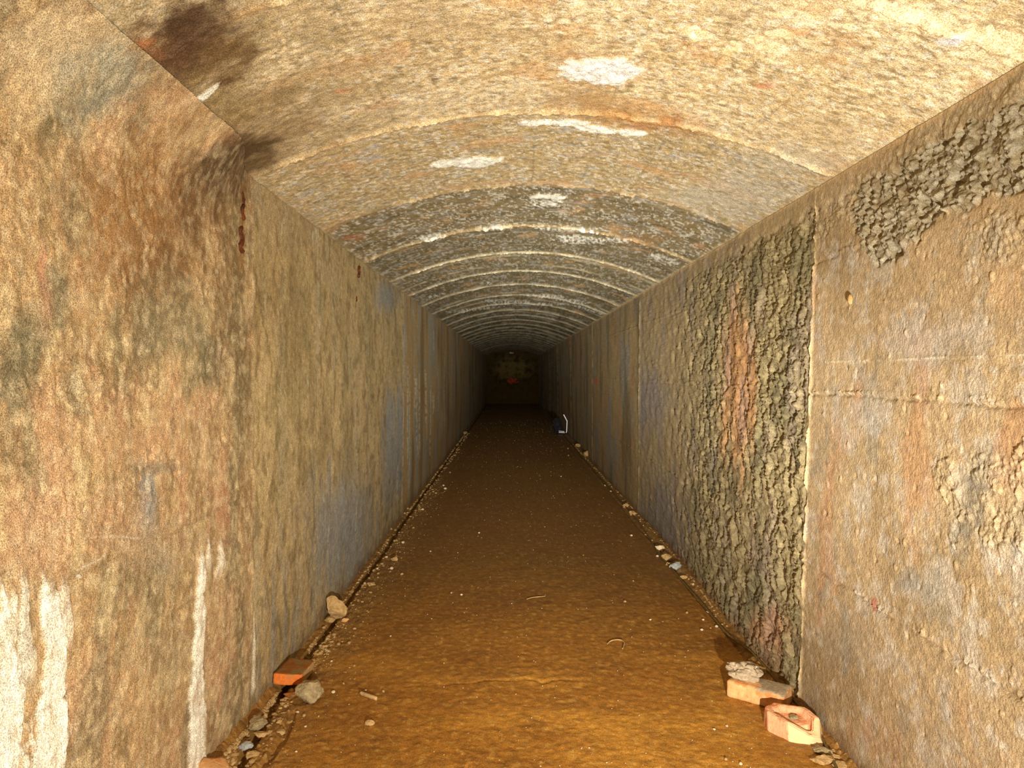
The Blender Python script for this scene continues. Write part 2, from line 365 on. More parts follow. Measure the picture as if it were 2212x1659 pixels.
# ------------------------------------------------------------------ LEFT WALL
def corner_round(Y, Z):   # soft rounded haunch in the nearest bay
    m = 1-sm(1.95, 2.43, Y)
    return m*0.12*np.clip((Z-1.60)/(ZS-1.60), 0, 1)**2.2
def build_left():
    U = snap(depth_grid(AL), JL); V = np.linspace(-0.06, ZS, 440)
    Y, Z = np.meshgrid(U, V, indexing='ij')
    Ys = np.maximum(Y, 0.72)
    px = VX-F*AL/Ys; py = VY-(Z-CH)*F/Ys
    X = xl(Y, Z)
    n1 = fbm(Y*8, Z*8, 4, 61); n2 = fbm(Y*8+50, Z*8, 4, 62); nf = fbm(Y*40, Z*40, 3, 63)
    big = fbm(Y*1.4, Z*1.4, 4, 64); st = fbm(Y*8, Z*0.9, 4, 65); st2 = fbm(Y*20, Z*1.8, 4, 66); mid = fbm(Y*4, Z*3, 5, 67)
    near = (Y < 2.43).astype(float); p2 = ((Y >= 2.43) & (Y < 5.92)).astype(float); far = (Y >= 5.92).astype(float)
    f1, f2, idp = worley((Y+nf*0.004)*70, (Z+nf*0.004)*62, 71)
    g1, g2, idg = worley((Y+n1*0.01)*24, (Z+n2*0.01)*24, 72)
    peb = 1-np.clip(f1*1.25, 0, 1)**1.6
    h = 0.0018*n1+0.006*big+0.0011*nf+0.0016*mid+0.0016*peb*(idp-0.3)*sm(-.3, .4, n2)
    crust = near*sm(0.0, 0.35, fbm(Y*4.5, Z*4.5, 4, 68)+0.3*blob(px, py, 230, 820, 170, 90, n1)+0.35*blob(px, py, 150, 1130, 170, 110, n1)+0.2*blob(px, py, 30, 420, 60, 120, n1)-0.05)
    crust = crust*(1-sm(-0.1, 0.1, 0.80-Z+0.04*n1))
    h = h+crust*(0.003*peb*(0.2+idp)+0.010*ridged(Y*9, Z*9, 4, 73)*0.6-0.004+0.006*n2)
    cr = ridged(Y*5+0.2*n1, Z*5+0.2*n2, 3, 74)
    h = h-crust*0.006*sm(0.80, 0.92, cr)
    h = h+p2*0.0015*peb*sm(0, .4, n1)
    for i, c in enumerate(JL):
        yy = Y-c+0.004*fbm(Z*6, Z*0+i, 3, 80)
        w = 0.005 if c < 4 else 0.02
        h = h+0.004*np.exp(-(yy/w)**2)*sm(-0.3, 0.1, fbm(Z*4, Z*0+i*3, 2, 81))
        h = h-0.004*((i % 3)-1)*(Y > c)
    ckl = near*sm(0.84, 0.94, ridged(Y*16+.3*n1, Z*13, 3, 100))*sm(-0.05, 0.25, n2+0.6*crust-0.1); h = h-ckl*0.003
    jm = np.zeros(Y.shape)
    for zj, w, d in ((0.558, 0.004, 0.004), (0.345, 0.003, 0.003), (0.775, 0.005, 0.003)):
        zz = zj+0.008*fbm(Y*3, Y*0+zj*9, 3, 82)
        e = np.exp(-((Z-zz)/w)**2)*sm(-0.25, 0.15, fbm(Y*5, Y*0+zj, 3, 83))*(1-sm(2.2, 2.9, Y))
        h = h-e*d; jm = np.maximum(jm, e)
    # calcite runs
    def run(x0, x1, ytop, ybot, j):   # vertical drip: pixel x range at its head, top and bottom rows
        yc0 = F*AL/(VX-x0); yc1 = F*AL/(VX-x1); a, b = min(yc0, yc1), max(yc0, yc1)
        cxx = (a+b)/2; hw = (b-a)/2
        ztop = CH+(VY-ytop)*cxx/F; zbot = CH+(VY-ybot)*cxx/F
        prog = np.clip((ztop-Z)/(ztop-zbot), 0, 1)
        wv = cxx+0.35*hw*fbm(Z*4, Z*0+j, 3, 84)
        d = np.abs(Y-wv)/(hw*(0.30+0.7*prog))
        d = d+0.35*fbm(Y*30, Z*9, 3, 85+j)
        return (1-sm(0.75, 1.15, d+0.25*nf))*sm(-0.03, 0.02, ztop-Z+0.04*st2)*sm(-0.02, 0.03, Z-zbot)
    w_ = np.zeros(Y.shape)
    for j, a in enumerate(((55, 150, 1255, 1700), (-70, 60, 1290, 1720), (20, 70, 1250, 1480), (110, 155, 1240, 1400), (408, 452, 1205, 1760), (462, 482, 1165, 1240), (440, 456, 1170, 1230), (546, 556, 1320, 1500), (-260, -90, 1200, 1800))):
        k = run(*a, j)
        if j in (2, 3, 5, 6, 7): k = k*0.62
        w_ = np.maximum(w_, k)
    h = h+w_*(0.006+0.004*ridged(Y*20, Z*6, 3, 86))
    # colour
    P = Paint(Y.shape, (184, 142, 84))
    P.over((206, 164, 104), sm(-0.1, 0.5, big)*0.7)
    P.over((150, 112, 62), sm(0.0, 0.45, mid)*0.7)
    P.over((196, 142, 92), sm(0.0, 0.45, fbm(Y*3+9, Z*2.5, 4, 88))*0.6)
    P.over((122, 108, 70), sm(0.12, 0.5, fbm(Y*5+3, Z*2.2, 5, 89))*0.65)
    P.over((214, 182, 120), sm(0.2, 0.55, fbm(Y*10, Z*6, 4, 90))*0.5)
    P.over((110, 92, 48), sm(0.15, 0.5, fbm(Y*16, Z*4, 5, 99))*0.40)
    P.over((226, 190, 128), sm(0.2, 0.5, fbm(Y*30, Z*18, 4, 98))*0.45)
    for cx, cy, rx, ry, c_, a_ in (
        (60, 100, 120, 160, (208, 178, 128), .8), (320, 480, 150, 210, (156, 104, 40), .85), (250, 430, 90, 150, (164, 116, 52), .6), (330, 610, 90, 120, (128, 86, 34), .6), (440, 350, 75, 80, (84, 60, 26), .9), (500, 400, 50, 60, (92, 68, 32), .8),
        (400, 480, 60, 100, (112, 76, 34), .6), (165, 190, 62, 95, (146, 138, 112), .85), (120, 130, 50, 60, (170, 158, 128), .6),
        (120, 640, 32, 110, (112, 104, 74), .7), (20, 800, 60, 110, (98, 92, 62), .75), (70, 720, 50, 60, (120, 110, 76), .6), (450, 770, 60, 75, (112, 102, 68), .7), (370, 690, 110, 90, (136, 124, 86), .6),
        (490, 560, 55, 200, (120, 84, 34), .5), (530, 820, 36, 200, (116, 90, 44), .6), (556, 900, 10, 300, (134, 86, 26), .6), (521, 480, 9, 90, (156, 104, 34), .9), (90, 560, 12, 45, (200, 120, 84), .5), (100, 660, 16, 70, (192, 128, 90), .4),
        (316, 1090, 22, 95, (142, 138, 130), .95), (285, 1100, 12, 100, (130, 112, 78), .5), (480, 1090, 14, 70, (186, 108, 58), .5), (395, 1050, 12, 80, (200, 130, 88), .35), (330, 1010, 60, 18, (122, 110, 92), .6),
        (350, 1215, 50, 40, (146, 134, 110), .6), (395, 1170, 110, 16, (140, 100, 66), .35), (300, 1260, 50, 60, (130, 104, 60), .5), (200, 1130, 130, 90, (184, 134, 86), .6), (60, 1150, 90, 90, (192, 146, 98), .7), (330, 1180, 120, 60, (176, 142, 96), .5),
        (250, 960, 170, 50, (198, 148, 92), .5), (30, 960, 60, 60, (120, 98, 56), .5), (350, 1420, 90, 80, (150, 128, 84), .5)):
        P.over(c_, blob(px, py, cx, cy, rx, ry, n1+0.4*nf, .55, .7)*a_)
    P.over((112, 80, 40), ckl*0.55)
    P.over((216, 188, 138), near*sm(-.1, .5, fbm(Y*26, Z*22, 4, 101, .65))*0.35)
    # second bay: smoother, olive-tan
    P.over((190, 158, 98), p2*0.80)
    P.over((146, 122, 70), p2*sm(0.0, 0.5, fbm(Y*3, Z*1.8, 5, 91))*0.6)
    P.over((176, 156, 116), p2*sm(0.1, 0.5, fbm(Y*6, Z*1.5, 4, 92))*0.5)
    P.over((140, 134, 124), p2*(1-sm(0.40, 0.75, Z+0.2*st))*sm(0.0, 0.4, st2)*0.65)
    P.over((134, 92, 42), p2*sm(0.15, 0.5, fbm(Y*9+4, Z*1.6, 4, 93))*0.45)
    P.over((186, 152, 88), p2*sm(-0.1, 0.3, fbm(Y*14, Z*9, 4, 58))*0.45); P.over((108, 86, 42), p2*sm(0.1, 0.45, fbm(Y*18, Z*10, 4, 59))*0.5)
    P.over((138, 140, 142), blob(px, py, 740, 1150, 70, 130, st2, .8, .6)*0.7)
    P.over((140, 142, 146), blob(px, py, 850, 960, 26, 120, st2, .8, .6)*0.75)
    P.over((134, 138, 142), blob(px, py, 835, 640, 26, 40, st2, .6, .6)*0.7)
    P.over((142, 118, 62), blob(px, py, 640, 800, 60, 260, n1, .7, .7)*0.4)
    P.over((170, 140, 96), blob(px, py, 620, 460, 80, 80, n1, .6, .6)*0.6)
    # far bays: strong vertical streaks
    P.over((176, 142, 82), far*0.85)
    P.over((176, 118, 50), far*sm(0.0, 0.45, st)*0.65)
    P.over((150, 150, 142), far*sm(0.0, 0.4, fbm(Y*4+20, Z*1.0, 5, 94))*0.7)
    P.over((112, 84, 36), far*sm(0.1, 0.5, fbm(Y*3+40, Z*0.5, 4, 95))*0.6)
    for j, (dp, yt, yb, a_) in enumerate(((879, 790, 1010, .6), (883, 800, 1075, .5), (896, 808, 905, .8), (900, 812, 990, .7), (905, 805, 1000, .6), (918, 800, 930, .8), (921, 806, 960, .4), (930, 830, 1000, .6), (935, 850, 900, .9), (936, 715, 775, .5), (893, 670, 690, .5),
        (870, 800, 1100, .35), (946, 790, 900, .3), (960, 760, 930, .3), (975, 770, 900, .25), (608, 480, 520, .6), (612, 470, 505, .5), (676, 500, 530, .7), (682, 495, 540, .7), (670, 498, 520, .5), (665, 820, 850, .5), (690, 690, 720, .5), (712, 1140, 1240, .4), (770, 1080, 1180, .35), (860, 1000, 1090, .5))):
        yc = F*AL/(VX-dp); w = yc*yc/(AL*F)*1.1
        dd = np.abs(Y-yc+w*0.8*fbm(Z*8, Z*0+j, 2, 57))/w
        P.over((216, 206, 176), (1-sm(0.6, 1.4, dd))*sm(yt-6, yt+6, py)*(1-sm(yb-25, yb+5, py))*a_*sm(-.5, .1, fbm(Z*22, Z*0+j, 2, 56)))
    P.over((240, 226, 200), w_*0.96, 0.1); P.over((206, 170, 120), w_*sm(0.1, 0.5, fbm(Y*14, Z*9, 3, 97))*0.5)
    # hairline calcite cracks
    for poly in (((218, 1160), (245, 1158), (270, 1160), (300, 1163)), ((162, 1232), (180, 1222), (205, 1214), (226, 1195))):
        for (x0, y0), (x1, y1) in zip(poly[:-1], poly[1:]):
            tt = np.clip(((px-x0)*(x1-x0)+(py-y0)*(y1-y0))/((x1-x0)**2+(y1-y0)**2), 0, 1)
            d = np.hypot(px-(x0+tt*(x1-x0)), py-(y0+tt*(y1-y0)))
            P.over((236, 220, 190), (1-sm(0.5, 2.6, d))*0.42)
    P.over((238, 226, 200), blob(px, py, 166, 1244, 5, 5, nf, .2, .3))
    P.over((120, 88, 46), jm*0.3)
    P.over((120, 94, 52), np.exp(-((Y-2.43)/0.008)**2)*0.5)
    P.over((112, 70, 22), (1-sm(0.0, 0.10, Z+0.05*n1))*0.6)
    desat(P, 0.20, (.97, 1.05, 1.06))
    h = h*np.where(Y < 0.5, 0.3, 1)
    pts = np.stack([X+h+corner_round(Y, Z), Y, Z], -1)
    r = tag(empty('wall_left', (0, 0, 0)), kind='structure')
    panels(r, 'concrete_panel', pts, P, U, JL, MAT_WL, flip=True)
    return r

# ------------------------------------------------------------------ CEILING
def vault_z(X): return ZS+RISE*(1-((X-XC)/HW)**2)
def build_ceiling():
    U = snap(depth_grid(0.80, 2.0), RINGS)
    S = np.linspace(0, 1, 440); Xs = -AL+(AR+0.01+AL)*S
    Y, X = np.meshgrid(U, Xs, indexing='ij')
    m = 1-sm(1.95, 2.43, Y)
    Z = vault_z(X)
    Zc = vault_z(X)
    Ys = np.maximum(Y, 1.0)
    px = VX+F*X/Ys; py = VY-(Zc-CH)*F/Ys
    n1 = fbm(Y*8, X*8, 4, 121); n2 = fbm(Y*8+50, X*8, 4, 122); nf = fbm(Y*42, X*42, 3, 123); nm = fbm(Y*20, X*20, 4, 124)
    big = fbm(Y*1.6, X*1.2, 4, 125); fl = fbm(Y*62, X*34, 4, 126, .6); fl2 = fbm(Y*74+7, X*36, 3, 127, .6)
    f1, f2, idp = worley((Y+nf*0.004)*60, (X+nf*0.004)*60, 128)
    peb = 1-np.clip(f1*1.25, 0, 1)**1.6
    k1, k2, idk = worley(Y*22, X*22, 129)
    h = 0.0022*n1+0.0016*nm+0.0007*nf
    bay = np.searchsorted(np.array(RINGS), Y+0.004*n1)
    bo = (rnd(bay, bay*0+3, 130)-0.5)
    h = h+bo*0.008
    ringm = np.zeros(Y.shape)
    for i, c in enumerate(RINGS):
        yy = Y-c+0.012*fbm(X*3, X*0+i, 3, 131)+0.003*nm
        w = 0.007+0.0030*max(c, 0)
        amp = 0.007*(0.35+sm(-0.5, 0.3, fbm(X*4, X*0+i*5, 3, 132)))
        g = np.exp(-(yy/w)**2); h = h+g*amp*(0.5+peb*0.9)
        ringm = np.maximum(ringm, np.exp(-(yy/(w*1.5))**2))
    # extra pour lines seen in the deeper bays
    for i in range(26):
        c = 4.3+i*0.87+0.25*math.sin(i*2.3)
        yy = Y-c+0.02*fbm(X*2, X*0+i+70, 3, 133)
        g = np.exp(-(yy/(0.02+0.0015*c))**2)*sm(-0.2, 0.2, fbm(X*3, X*0+i*7, 2, 134))
        h = h+g*0.004; ringm = np.maximum(ringm, g*0.7)
    # flaky seam in the near right
    seam = np.exp(-((Y-1.53+0.03*n1)/0.055)**2)*sm(0.35, 0.75, X+0.1*n2)*(X < 1.2)
    seam2 = blob(px, py, 1640, 90, 90, 22, n1, .7, .6)+blob(px, py, 1530, 75, 60, 16, n1, .7, .6)+blob(px, py, 2140, 90, 90, 50, n1, .6, .6)
    sc = np.clip(seam+seam2*0.8, 0, 1)
    nearm = 1-sm(1.9, 2.2, Y)
    crust = nearm*sm(0.05, 0.4, fbm(Y*5, X*5, 4, 135)+0.25*big)
    h = h-sc*(0.002-0.014*n1-0.006*nm+0.005*peb*idp)-0.012*sc*sm(0.72, 0.9, ridged(Y*11, X*11, 3, 136))
    h = h+crust*(0.003*peb*idp+0.004*n2)-crust*0.004*sm(0.8, 0.92, ridged(Y*9+3, X*9, 3, 137))
    h = h+(idk > 0.8)*0.002*(1-sm(0.1, 0.25, k1))
    # calcite crusts
    patches = ((1300, 152, 92, 31, 0), (1145, 262, 28, 8, 0), (1215, 262, 70, 6, 0), (1285, 276, 55, 8, 0.12), (1365, 285, 34, 8, 0.1), (1030, 348, 58, 12, -0.08), (955, 352, 30, 7, -0.1),
               (1180, 434, 42, 15, 0), (1070, 493, 38, 5, 0), (1235, 497, 80, 5, 0.04), (1250, 518, 66, 9, 0.04), (1335, 519, 30, 5, .1), (935, 513, 34, 5, -0.15), (1430, 560, 38, 9, 0.3),
               (432, 172, 40, 8, -0.42), (1052, 612, 20, 3, 0), (1180, 640, 46, 4, 0.03), (1240, 650, 40, 4, 0.1), (935, 642, 26, 4, -0.3), (1090, 650, 60, 3, 0), (1150, 656, 90, 3, 0), (1020, 668, 60, 3, -.1), (1270, 668, 40, 3, .3))
    cal = np.zeros(Y.shape)
    for cx, cy, rx, ry, ro in patches:
        cal = np.maximum(cal, blob(px, py, cx, cy, rx, ry, nm, .35, .22, ro)*(0.95 if cy < 480 else 0.85 if cy < 540 else 0.6))
    blis = 1-np.clip(worley(Y*52, X*52, 141)[0]*1.3, 0, 1)**2
    h = h+cal*(0.004+0.006*blis+0.003*nm)
    # ------ colour
    P = Paint(Y.shape, (212, 176, 118))
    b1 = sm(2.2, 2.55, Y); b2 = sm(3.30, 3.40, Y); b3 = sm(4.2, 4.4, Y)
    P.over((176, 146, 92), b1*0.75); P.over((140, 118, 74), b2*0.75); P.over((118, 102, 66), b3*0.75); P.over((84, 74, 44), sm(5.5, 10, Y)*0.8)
    P.mul(1+0.30*bo*b1)
    P.over((232, 200, 148), sm(-0.1, 0.5, big+0.3*n1)*(1-b1)*0.8)
    P.over((140, 116, 72), sm(-0.05, 0.45, fl+.3*n1)*(0.68-0.1*b1))
    P.over((118, 98, 60), sm(0.1, 0.5, fbm(Y*24, X*12, 6, 138, .65))*(0.42+0.2*b2))
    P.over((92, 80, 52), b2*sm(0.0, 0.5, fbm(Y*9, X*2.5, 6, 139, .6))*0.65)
    P.over((228, 214, 190), sm(0.12, 0.45, fl2+.3*n2)*(0.72-0.25*b3)*(1-.7*sm(5, 9, Y)))
    P.over((172, 168, 164), b1*sm(0.15, 0.5, fbm(Y*26+5, X*7, 5, 140, .6))*0.5)
    P.over((246, 224, 178), (1-b1)*sm(0.1, 0.6, fbm(Y*30+5, X*24, 5, 142, .65))*0.7)
    P.over((188, 156, 104), (1-b1)*sm(0.0, 0.5, fbm(Y*4+5, X*2.5, 5, 146))*0.55)
    P.over((206, 150, 86), sm(0.3, 0.6, fbm(Y*5+5, X*4, 4, 143))*0.5)
    P.over((172, 146, 100), (1-b1)*(1-sm(-.75, -.2, X+0.25*n1))*0.65)
    P.over((140, 118, 72), (1-b1)*(1-sm(-.75, -.1, X+0.25*n2))*sm(0, .5, fbm(Y*9, X*5, 5, 147, .6))*0.6)
    P.over((150, 112, 62), (1-b1)*(1-sm(-.70, -.45, X+0.1*n1))*0.5*sm(1.6, 2.0, Y))
    ck = (1-b1)*sm(0.86, 0.95, ridged(Y*12, X*10, 3, 148))*sm(0.0, 0.3, n2+.3*big); h = h-ck*0.003; P.over((120, 92, 54), ck*0.6)
    P.over((206, 170, 112), ringm*0.7); P.over((232, 214, 176), ringm*sm(4, 6, Y)*0.8); P.over((172, 122, 60), ringm*sm(0.0, .4, n2)*0.5)  # joint ridges painted paler, standing in for lit fins
    for cx, cy, rx, ry, c_, a_ in (
        (395, 75, 150, 95, (116, 80, 46), .85), (400, 70, 125, 75, (92, 60, 34), .9), (420, 30, 110, 50, (80, 54, 32), .8), (300, 60, 60, 40, (150, 92, 40), .6), (310, 45, 36, 10, (196, 114, 50), .5), (480, 100, 70, 50, (112, 82, 40), .8), (400, 190, 160, 70, (146, 118, 66), .75),
        (480, 290, 90, 60, (118, 88, 44), .85), (510, 312, 95, 62, (88, 64, 34), .95), (560, 350, 55, 28, (104, 78, 40), .8), (380, 215, 90, 40, (150, 122, 74), .6), (430, 240, 70, 40, (130, 100, 54), .7), (310, 175, 16, 7, (226, 190, 104), .8), (485, 152, 30, 8, (90, 56, 26), .7),
        (1330, 248, 125, 24, (190, 134, 62), .85), (1400, 268, 70, 14, (186, 118, 46), .7), (1250, 210, 90, 40, (170, 130, 74), .6), (1470, 285, 70, 12, (176, 128, 66), .7),
        (1650, 185, 25, 9, (214, 132, 80), .7), (1730, 70, 34, 10, (220, 150, 78), .7), (770, 515, 34, 7, (170, 104, 56), .6), (740, 195, 22, 6, (208, 138, 84), .6),
        (1600, 420, 110, 60, (196, 182, 158), .6), (1700, 350, 120, 40, (190, 176, 150), .5), (1480, 430, 60, 30, (196, 180, 150), .4), (1380, 520, 60, 14, (176, 120, 56), .5),
        (1820, 90, 60, 35, (184, 136, 74), .6), (2010, 70, 60, 20, (196, 160, 104), .5)):
        P.over(c_, blob(px, py, cx, cy, rx, ry, n1+0.5*nm, .5, .7)*a_)
    P.over((176, 120, 56), (blob(px, py, 1300, 152, 106, 40, nm, .3, .25)-blob(px, py, 1300, 152, 92, 31, nm, .3, .2))*0.5)
    P.over((238, 208, 156), sc*0.6); P.over((248, 240, 222), blob(px, py, 2055, 86, 36, 12, nm, .5, .4))
    P.over((244, 234, 214), cal*np.where(Y > 3.6, sm(-.35, .25, fl2), 1), 0.8)
    P.over((206, 176, 122), np.exp(-((X-AR-0.01)/0.012)**2)*0.7); P.over((190, 160, 110), np.exp(-((X+AL)/0.02)**2)*b1*0.5)
    P.wet = np.maximum(P.wet, np.clip(0.25+0.5*b2*sm(-.1, .4, n1), 0, 1))
    # longitudinal board marks
    for xb in (-0.62, -0.38, -0.15, 0.10, 0.33, 0.56, 0.80):
        xx = X-xb+0.01*fbm(Y*2, Y*0+xb*9, 2, 144)
        e = np.exp(-(xx/0.004)**2)*sm(-0.2, 0.2, fbm(Y*2.4, Y*0+xb*3, 2, 145))
        h = h+e*0.0015; P.over((120, 98, 60), e*0.35)
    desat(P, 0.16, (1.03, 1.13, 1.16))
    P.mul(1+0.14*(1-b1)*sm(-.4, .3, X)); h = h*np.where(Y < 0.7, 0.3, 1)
    # edges stay on the wall heads
    nx = 2*RISE*(X-XC)/HW**2; nn = np.hypot(nx, 1)
    edge = sm(0, 0.03, X+AL)*sm(0, 0.03, AR+0.01-X)
    x0 = -AL+0.12*m
    drop = 0.05*m*np.exp(-np.maximum(X-x0, 0)/0.11)
    Zn = np.where(X < x0, ZS+0.004, np.maximum(Z-drop, ZS))
    edge = edge*sm(0, 0.03, X-x0)
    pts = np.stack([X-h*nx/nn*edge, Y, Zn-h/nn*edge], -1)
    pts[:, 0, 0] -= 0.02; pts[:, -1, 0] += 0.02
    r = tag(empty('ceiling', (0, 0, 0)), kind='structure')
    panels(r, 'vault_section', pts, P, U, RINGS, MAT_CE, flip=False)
    return r

# ------------------------------------------------------------------ FLOOR
XSL, XSR = -0.826, 0.985            # edges of the floor slab
def floor_base(Y, X):
    """large form of the floor: slab, side slots, heaped strips by the walls"""
    X = np.asarray(X, float); Y = np.asarray(Y, float)
    w1 = 0.010*np.sin(Y*1.7)+0.006*np.sin(Y*4.1+1)
    l0 = XSL+w1*0.5+0.028*(1-sm(2.1, 2.7, Y))
    slot = (1-sm(0.0, 0.006, X-l0))*sm(l0-0.038, l0-0.026, X)
    left = (1-sm(l0-0.038, l0-0.026, X))
    heap = (0.012+0.04*(1-sm(2.5, 3.2, Y)))*sm(0.0, 0.06, l0-0.03-X)
    z = -0.045*slot+left*(-0.008+heap)
    r0 = XSR+0.035*sm(2.5, 3.4, Y)*0+w1+0.06*sm(4, 14, Y)
    rs = sm(r0, r0+0.010, X)*(1-sm(r0+0.018, r0+0.030, X))
    right = sm(r0+0.018, r0+0.030, X)
    z = z-0.022*rs+right*(-0.012+0.02*sm(0, 0.05, X-r0-0.03))
    # eroded pit along the slab edge in the near left
    d = np.abs(X-(-0.752+0.02*np.sin(Y*9)+0.06*(2.5-Y)*-0.3))
    pm = sm(2.05, 2.12, Y)*(1-sm(2.44, 2.52, Y))
    z = z-0.016*(1-sm(0.006, 0.020, d))*pm
    return z
def build_floor():
    U = depth_grid(CH, 2.0); Xs = np.concatenate([np.linspace(-0.93, -0.70, 90)[:-1], np.linspace(-0.70, 0.93, 300)[:-1], np.linspace(0.93, 1.14, 70)])
    Y, X = np.meshgrid(U, Xs, indexing='ij')
    n1 = fbm(Y*6, X*6, 4, 161); nf = fbm(Y*45, X*45, 3, 162); nm = fbm(Y*16, X*16, 4, 163); big = fbm(Y*1.1, X*0.8, 4, 164)
    h = floor_base(Y, X)
    f1, f2, idp = worley(Y*55, X*55, 165)
    peb = 1-np.clip(f1*1.25, 0, 1)**1.6
    el = np.clip(1-sm(-0.80, -0.62, X+0.05*n1)+sm(0.97, 1.02, X), 0, 1)
    h = h+0.002*big+0.0014*n1+0.0010*nm+0.0006*nf
    rip = fbm(Y*40, X*30, 4, 166, .6); h = h+0.0015*rip
    h = h+el*(0.006*peb*idp+0.003*nm)
    g = sm(0.1, 0.5, nm+0.3*el)
    h = h+0.002*g*peb*idp
    for zc, w in ((2.745, 0.008),):
        h = h-0.004*np.exp(-((Y-zc-0.03*n1)/w)**2)*sm(-.2, .1, X+0.2)*(1-sm(0.2, 0.4, X))
    P = Paint(Y.shape, (150, 98, 28))
    P.over((186, 130, 42), sm(-0.2, 0.5, fbm(Y*2.2, X*1.2, 4, 167))*0.6*(1-sm(2.6, 3.6, Y))); P.over((124, 84, 26), sm(2.6, 3.8, Y)*0.5)  # light falloff put into the colour: floor paler near, darker farther off
    P.over((120, 74, 22), sm(0.0, 0.5, fbm(Y*1.5+4, X*0.9, 4, 168))*0.45)
    P.over((106, 66, 26), sm(0.1, 0.6, fbm(Y*8, X*5, 5, 169))*0.3)
    P.over((196, 152, 74), sm(0.2, 0.6, fbm(Y*34, X*28, 4, 170))*0.35)
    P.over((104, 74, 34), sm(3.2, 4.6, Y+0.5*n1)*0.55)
    P.over((140, 104, 56), el*0.55); P.over((84, 56, 26), el*sm(0.1, .5, nm)*0.5)
    P.over((186, 156, 104), (idp > 0.86)*(1-sm(0.10, 0.28, f1))*(0.35+0.4*el))
    desat(P, 0.04, (1.08, 1.1, 1.0)); P.wet += 0.2
    P.wet = np.clip(P.wet+0.25*sm(-.2, .4, big), 0, 1)
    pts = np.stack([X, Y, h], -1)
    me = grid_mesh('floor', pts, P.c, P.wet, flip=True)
    return tag(link('floor', me, MAT_FL), kind='structure')

# ------------------------------------------------------------------ END WALL
def build_end():
    Xs = np.linspace(-0.95, 1.18, 150); Zs = np.linspace(-0.08, 2.14, 150)
    X, Z = np.meshgrid(Xs, Zs, indexing='ij')
    n1 = fbm(X*5, Z*5, 5, 181); n2 = fbm(X*14, Z*14, 3, 182)
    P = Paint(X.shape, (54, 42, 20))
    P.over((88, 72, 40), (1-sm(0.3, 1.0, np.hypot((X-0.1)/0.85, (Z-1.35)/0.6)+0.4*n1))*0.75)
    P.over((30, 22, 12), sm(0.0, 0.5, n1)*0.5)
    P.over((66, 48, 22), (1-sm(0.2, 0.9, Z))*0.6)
    # red paint scribble
    def stroke(pts, w):
        m = np.zeros(X.shape)
        for (a, b), (c_, d_) in zip(pts[:-1], pts[1:]):
            tt = np.clip(((X-a)*(c_-a)+(Z-b)*(d_-b))/((c_-a)**2+(d_-b)**2), 0, 1)
            m = np.maximum(m, 1-sm(w*0.6, w, np.hypot(X-(a+tt*(c_-a)), Z-(b+tt*(d_-b)))))
        return m
    red = np.maximum.reduce([stroke([(-0.05, 0.90), (0.05, 0.98), (0.16, 0.94), (0.10, 0.86), (0.0, 0.84), (0.08, 0.78)], 0.03),
                             stroke([(0.02, 0.92), (0.12, 0.84), (0.20, 0.88), (0.24, 0.82), (0.36, 0.86)], 0.025), stroke([(0.22, 0.96), (0.28, 0.90)], 0.03), stroke([(-0.06, 0.86), (0.04, 0.88)], 0.025)])
    P.over((170, 34, 24), red*0.75*sm(-.6, .1, n2))
    P.over((150, 142, 126), blob(X, Z, 0.08, 1.98, 0.08, 0.03, n2, .6, .5)*0.8)
    pts = np.stack([X, X*0+YEND-0.02+0.01*n1, Z], -1)
    me = grid_mesh('wall_back', pts, P.c, P.wet, flip=False)
    return tag(link('wall_back', me, MAT_EN), kind='structure')

wr = build_right(); wl = build_left(); ce = build_ceiling(); fl = build_floor(); we = build_end()

# ------------------------------------------------------------------ loose things
def fl_pt(px, py, z=0.0):
    Y = F*(CH-z)/(py-VY); return Vector(((px-VX)*Y/F, Y, z))
def floor_z(x, y): return float(floor_base(np.array([y]), np.array([x]))[0])
def rock_mesh(name, size, seed, sub=3, cuts=9, rough=0.10, ang=0.75):
    if sub >= 3: cuts += 5; ang -= .10; rough *= 1.6; sub = max(sub, 4)
    bm = bmesh.new(); bmesh.ops.create_icosphere(bm, subdivisions=sub, radius=1)
    R = random.Random(seed)
    pl = []
    for _ in range(cuts):
        n = Vector((R.gauss(0, 1), R.gauss(0, 1), R.gauss(0, 1))).normalized(); pl.append((n, R.uniform(ang-0.12, ang+0.15)))
    off = Vector((seed*1.7, seed*0.3, 4))
    for v in bm.verts:
        p = v.co.copy()
        for n, d in pl:
            k = p.dot(n)-d
            if k > 0: p -= n*k*0.92
        p *= 1+rough*mn.fractal(p*1.6+off, 0.7, 2.1, 4)+rough*0.5*mn.noise(p*6+off)+rough*.3*mn.noise(p*14+off)
        v.co = Vector((p.x*size[0]/2/ang*0.86, p.y*size[1]/2/ang*0.86, p.z*size[2]/2/ang*0.86))
    mz = min(v.co.z for v in bm.verts)
    for v in bm.verts: v.co.z -= mz
    for f in bm.faces: f.smooth = False
    me = bpy.data.meshes.new(name); bm.to_mesh(me); bm.free()
    return me
def settle(o, sink=0.0):
    pass
M_GREY = stone_mat('grey_concrete_lump', (124, 106, 72), (176, 154, 112), 45, .8, .9)
M_TAN = stone_mat('tan_stone', (150, 116, 66), (196, 162, 108), 40, .5, .8)
M_PALE = stone_mat('pale_stone', (196, 170, 130), (228, 208, 172), 50, .4, .7)
M_BLUE = stone_mat('blue_grey_stone', (130, 132, 128), (180, 180, 172), 50, .3, .5)
M_BRICK = stone_mat('red_clay', (196, 98, 36), (228, 128, 50), 60, .5, .85, (190, 118, 60), 22)
M_BRICKL = stone_mat('pale_clay', (200, 146, 90), (222, 174, 118), 30, .5, .85, (196, 128, 72), 24)
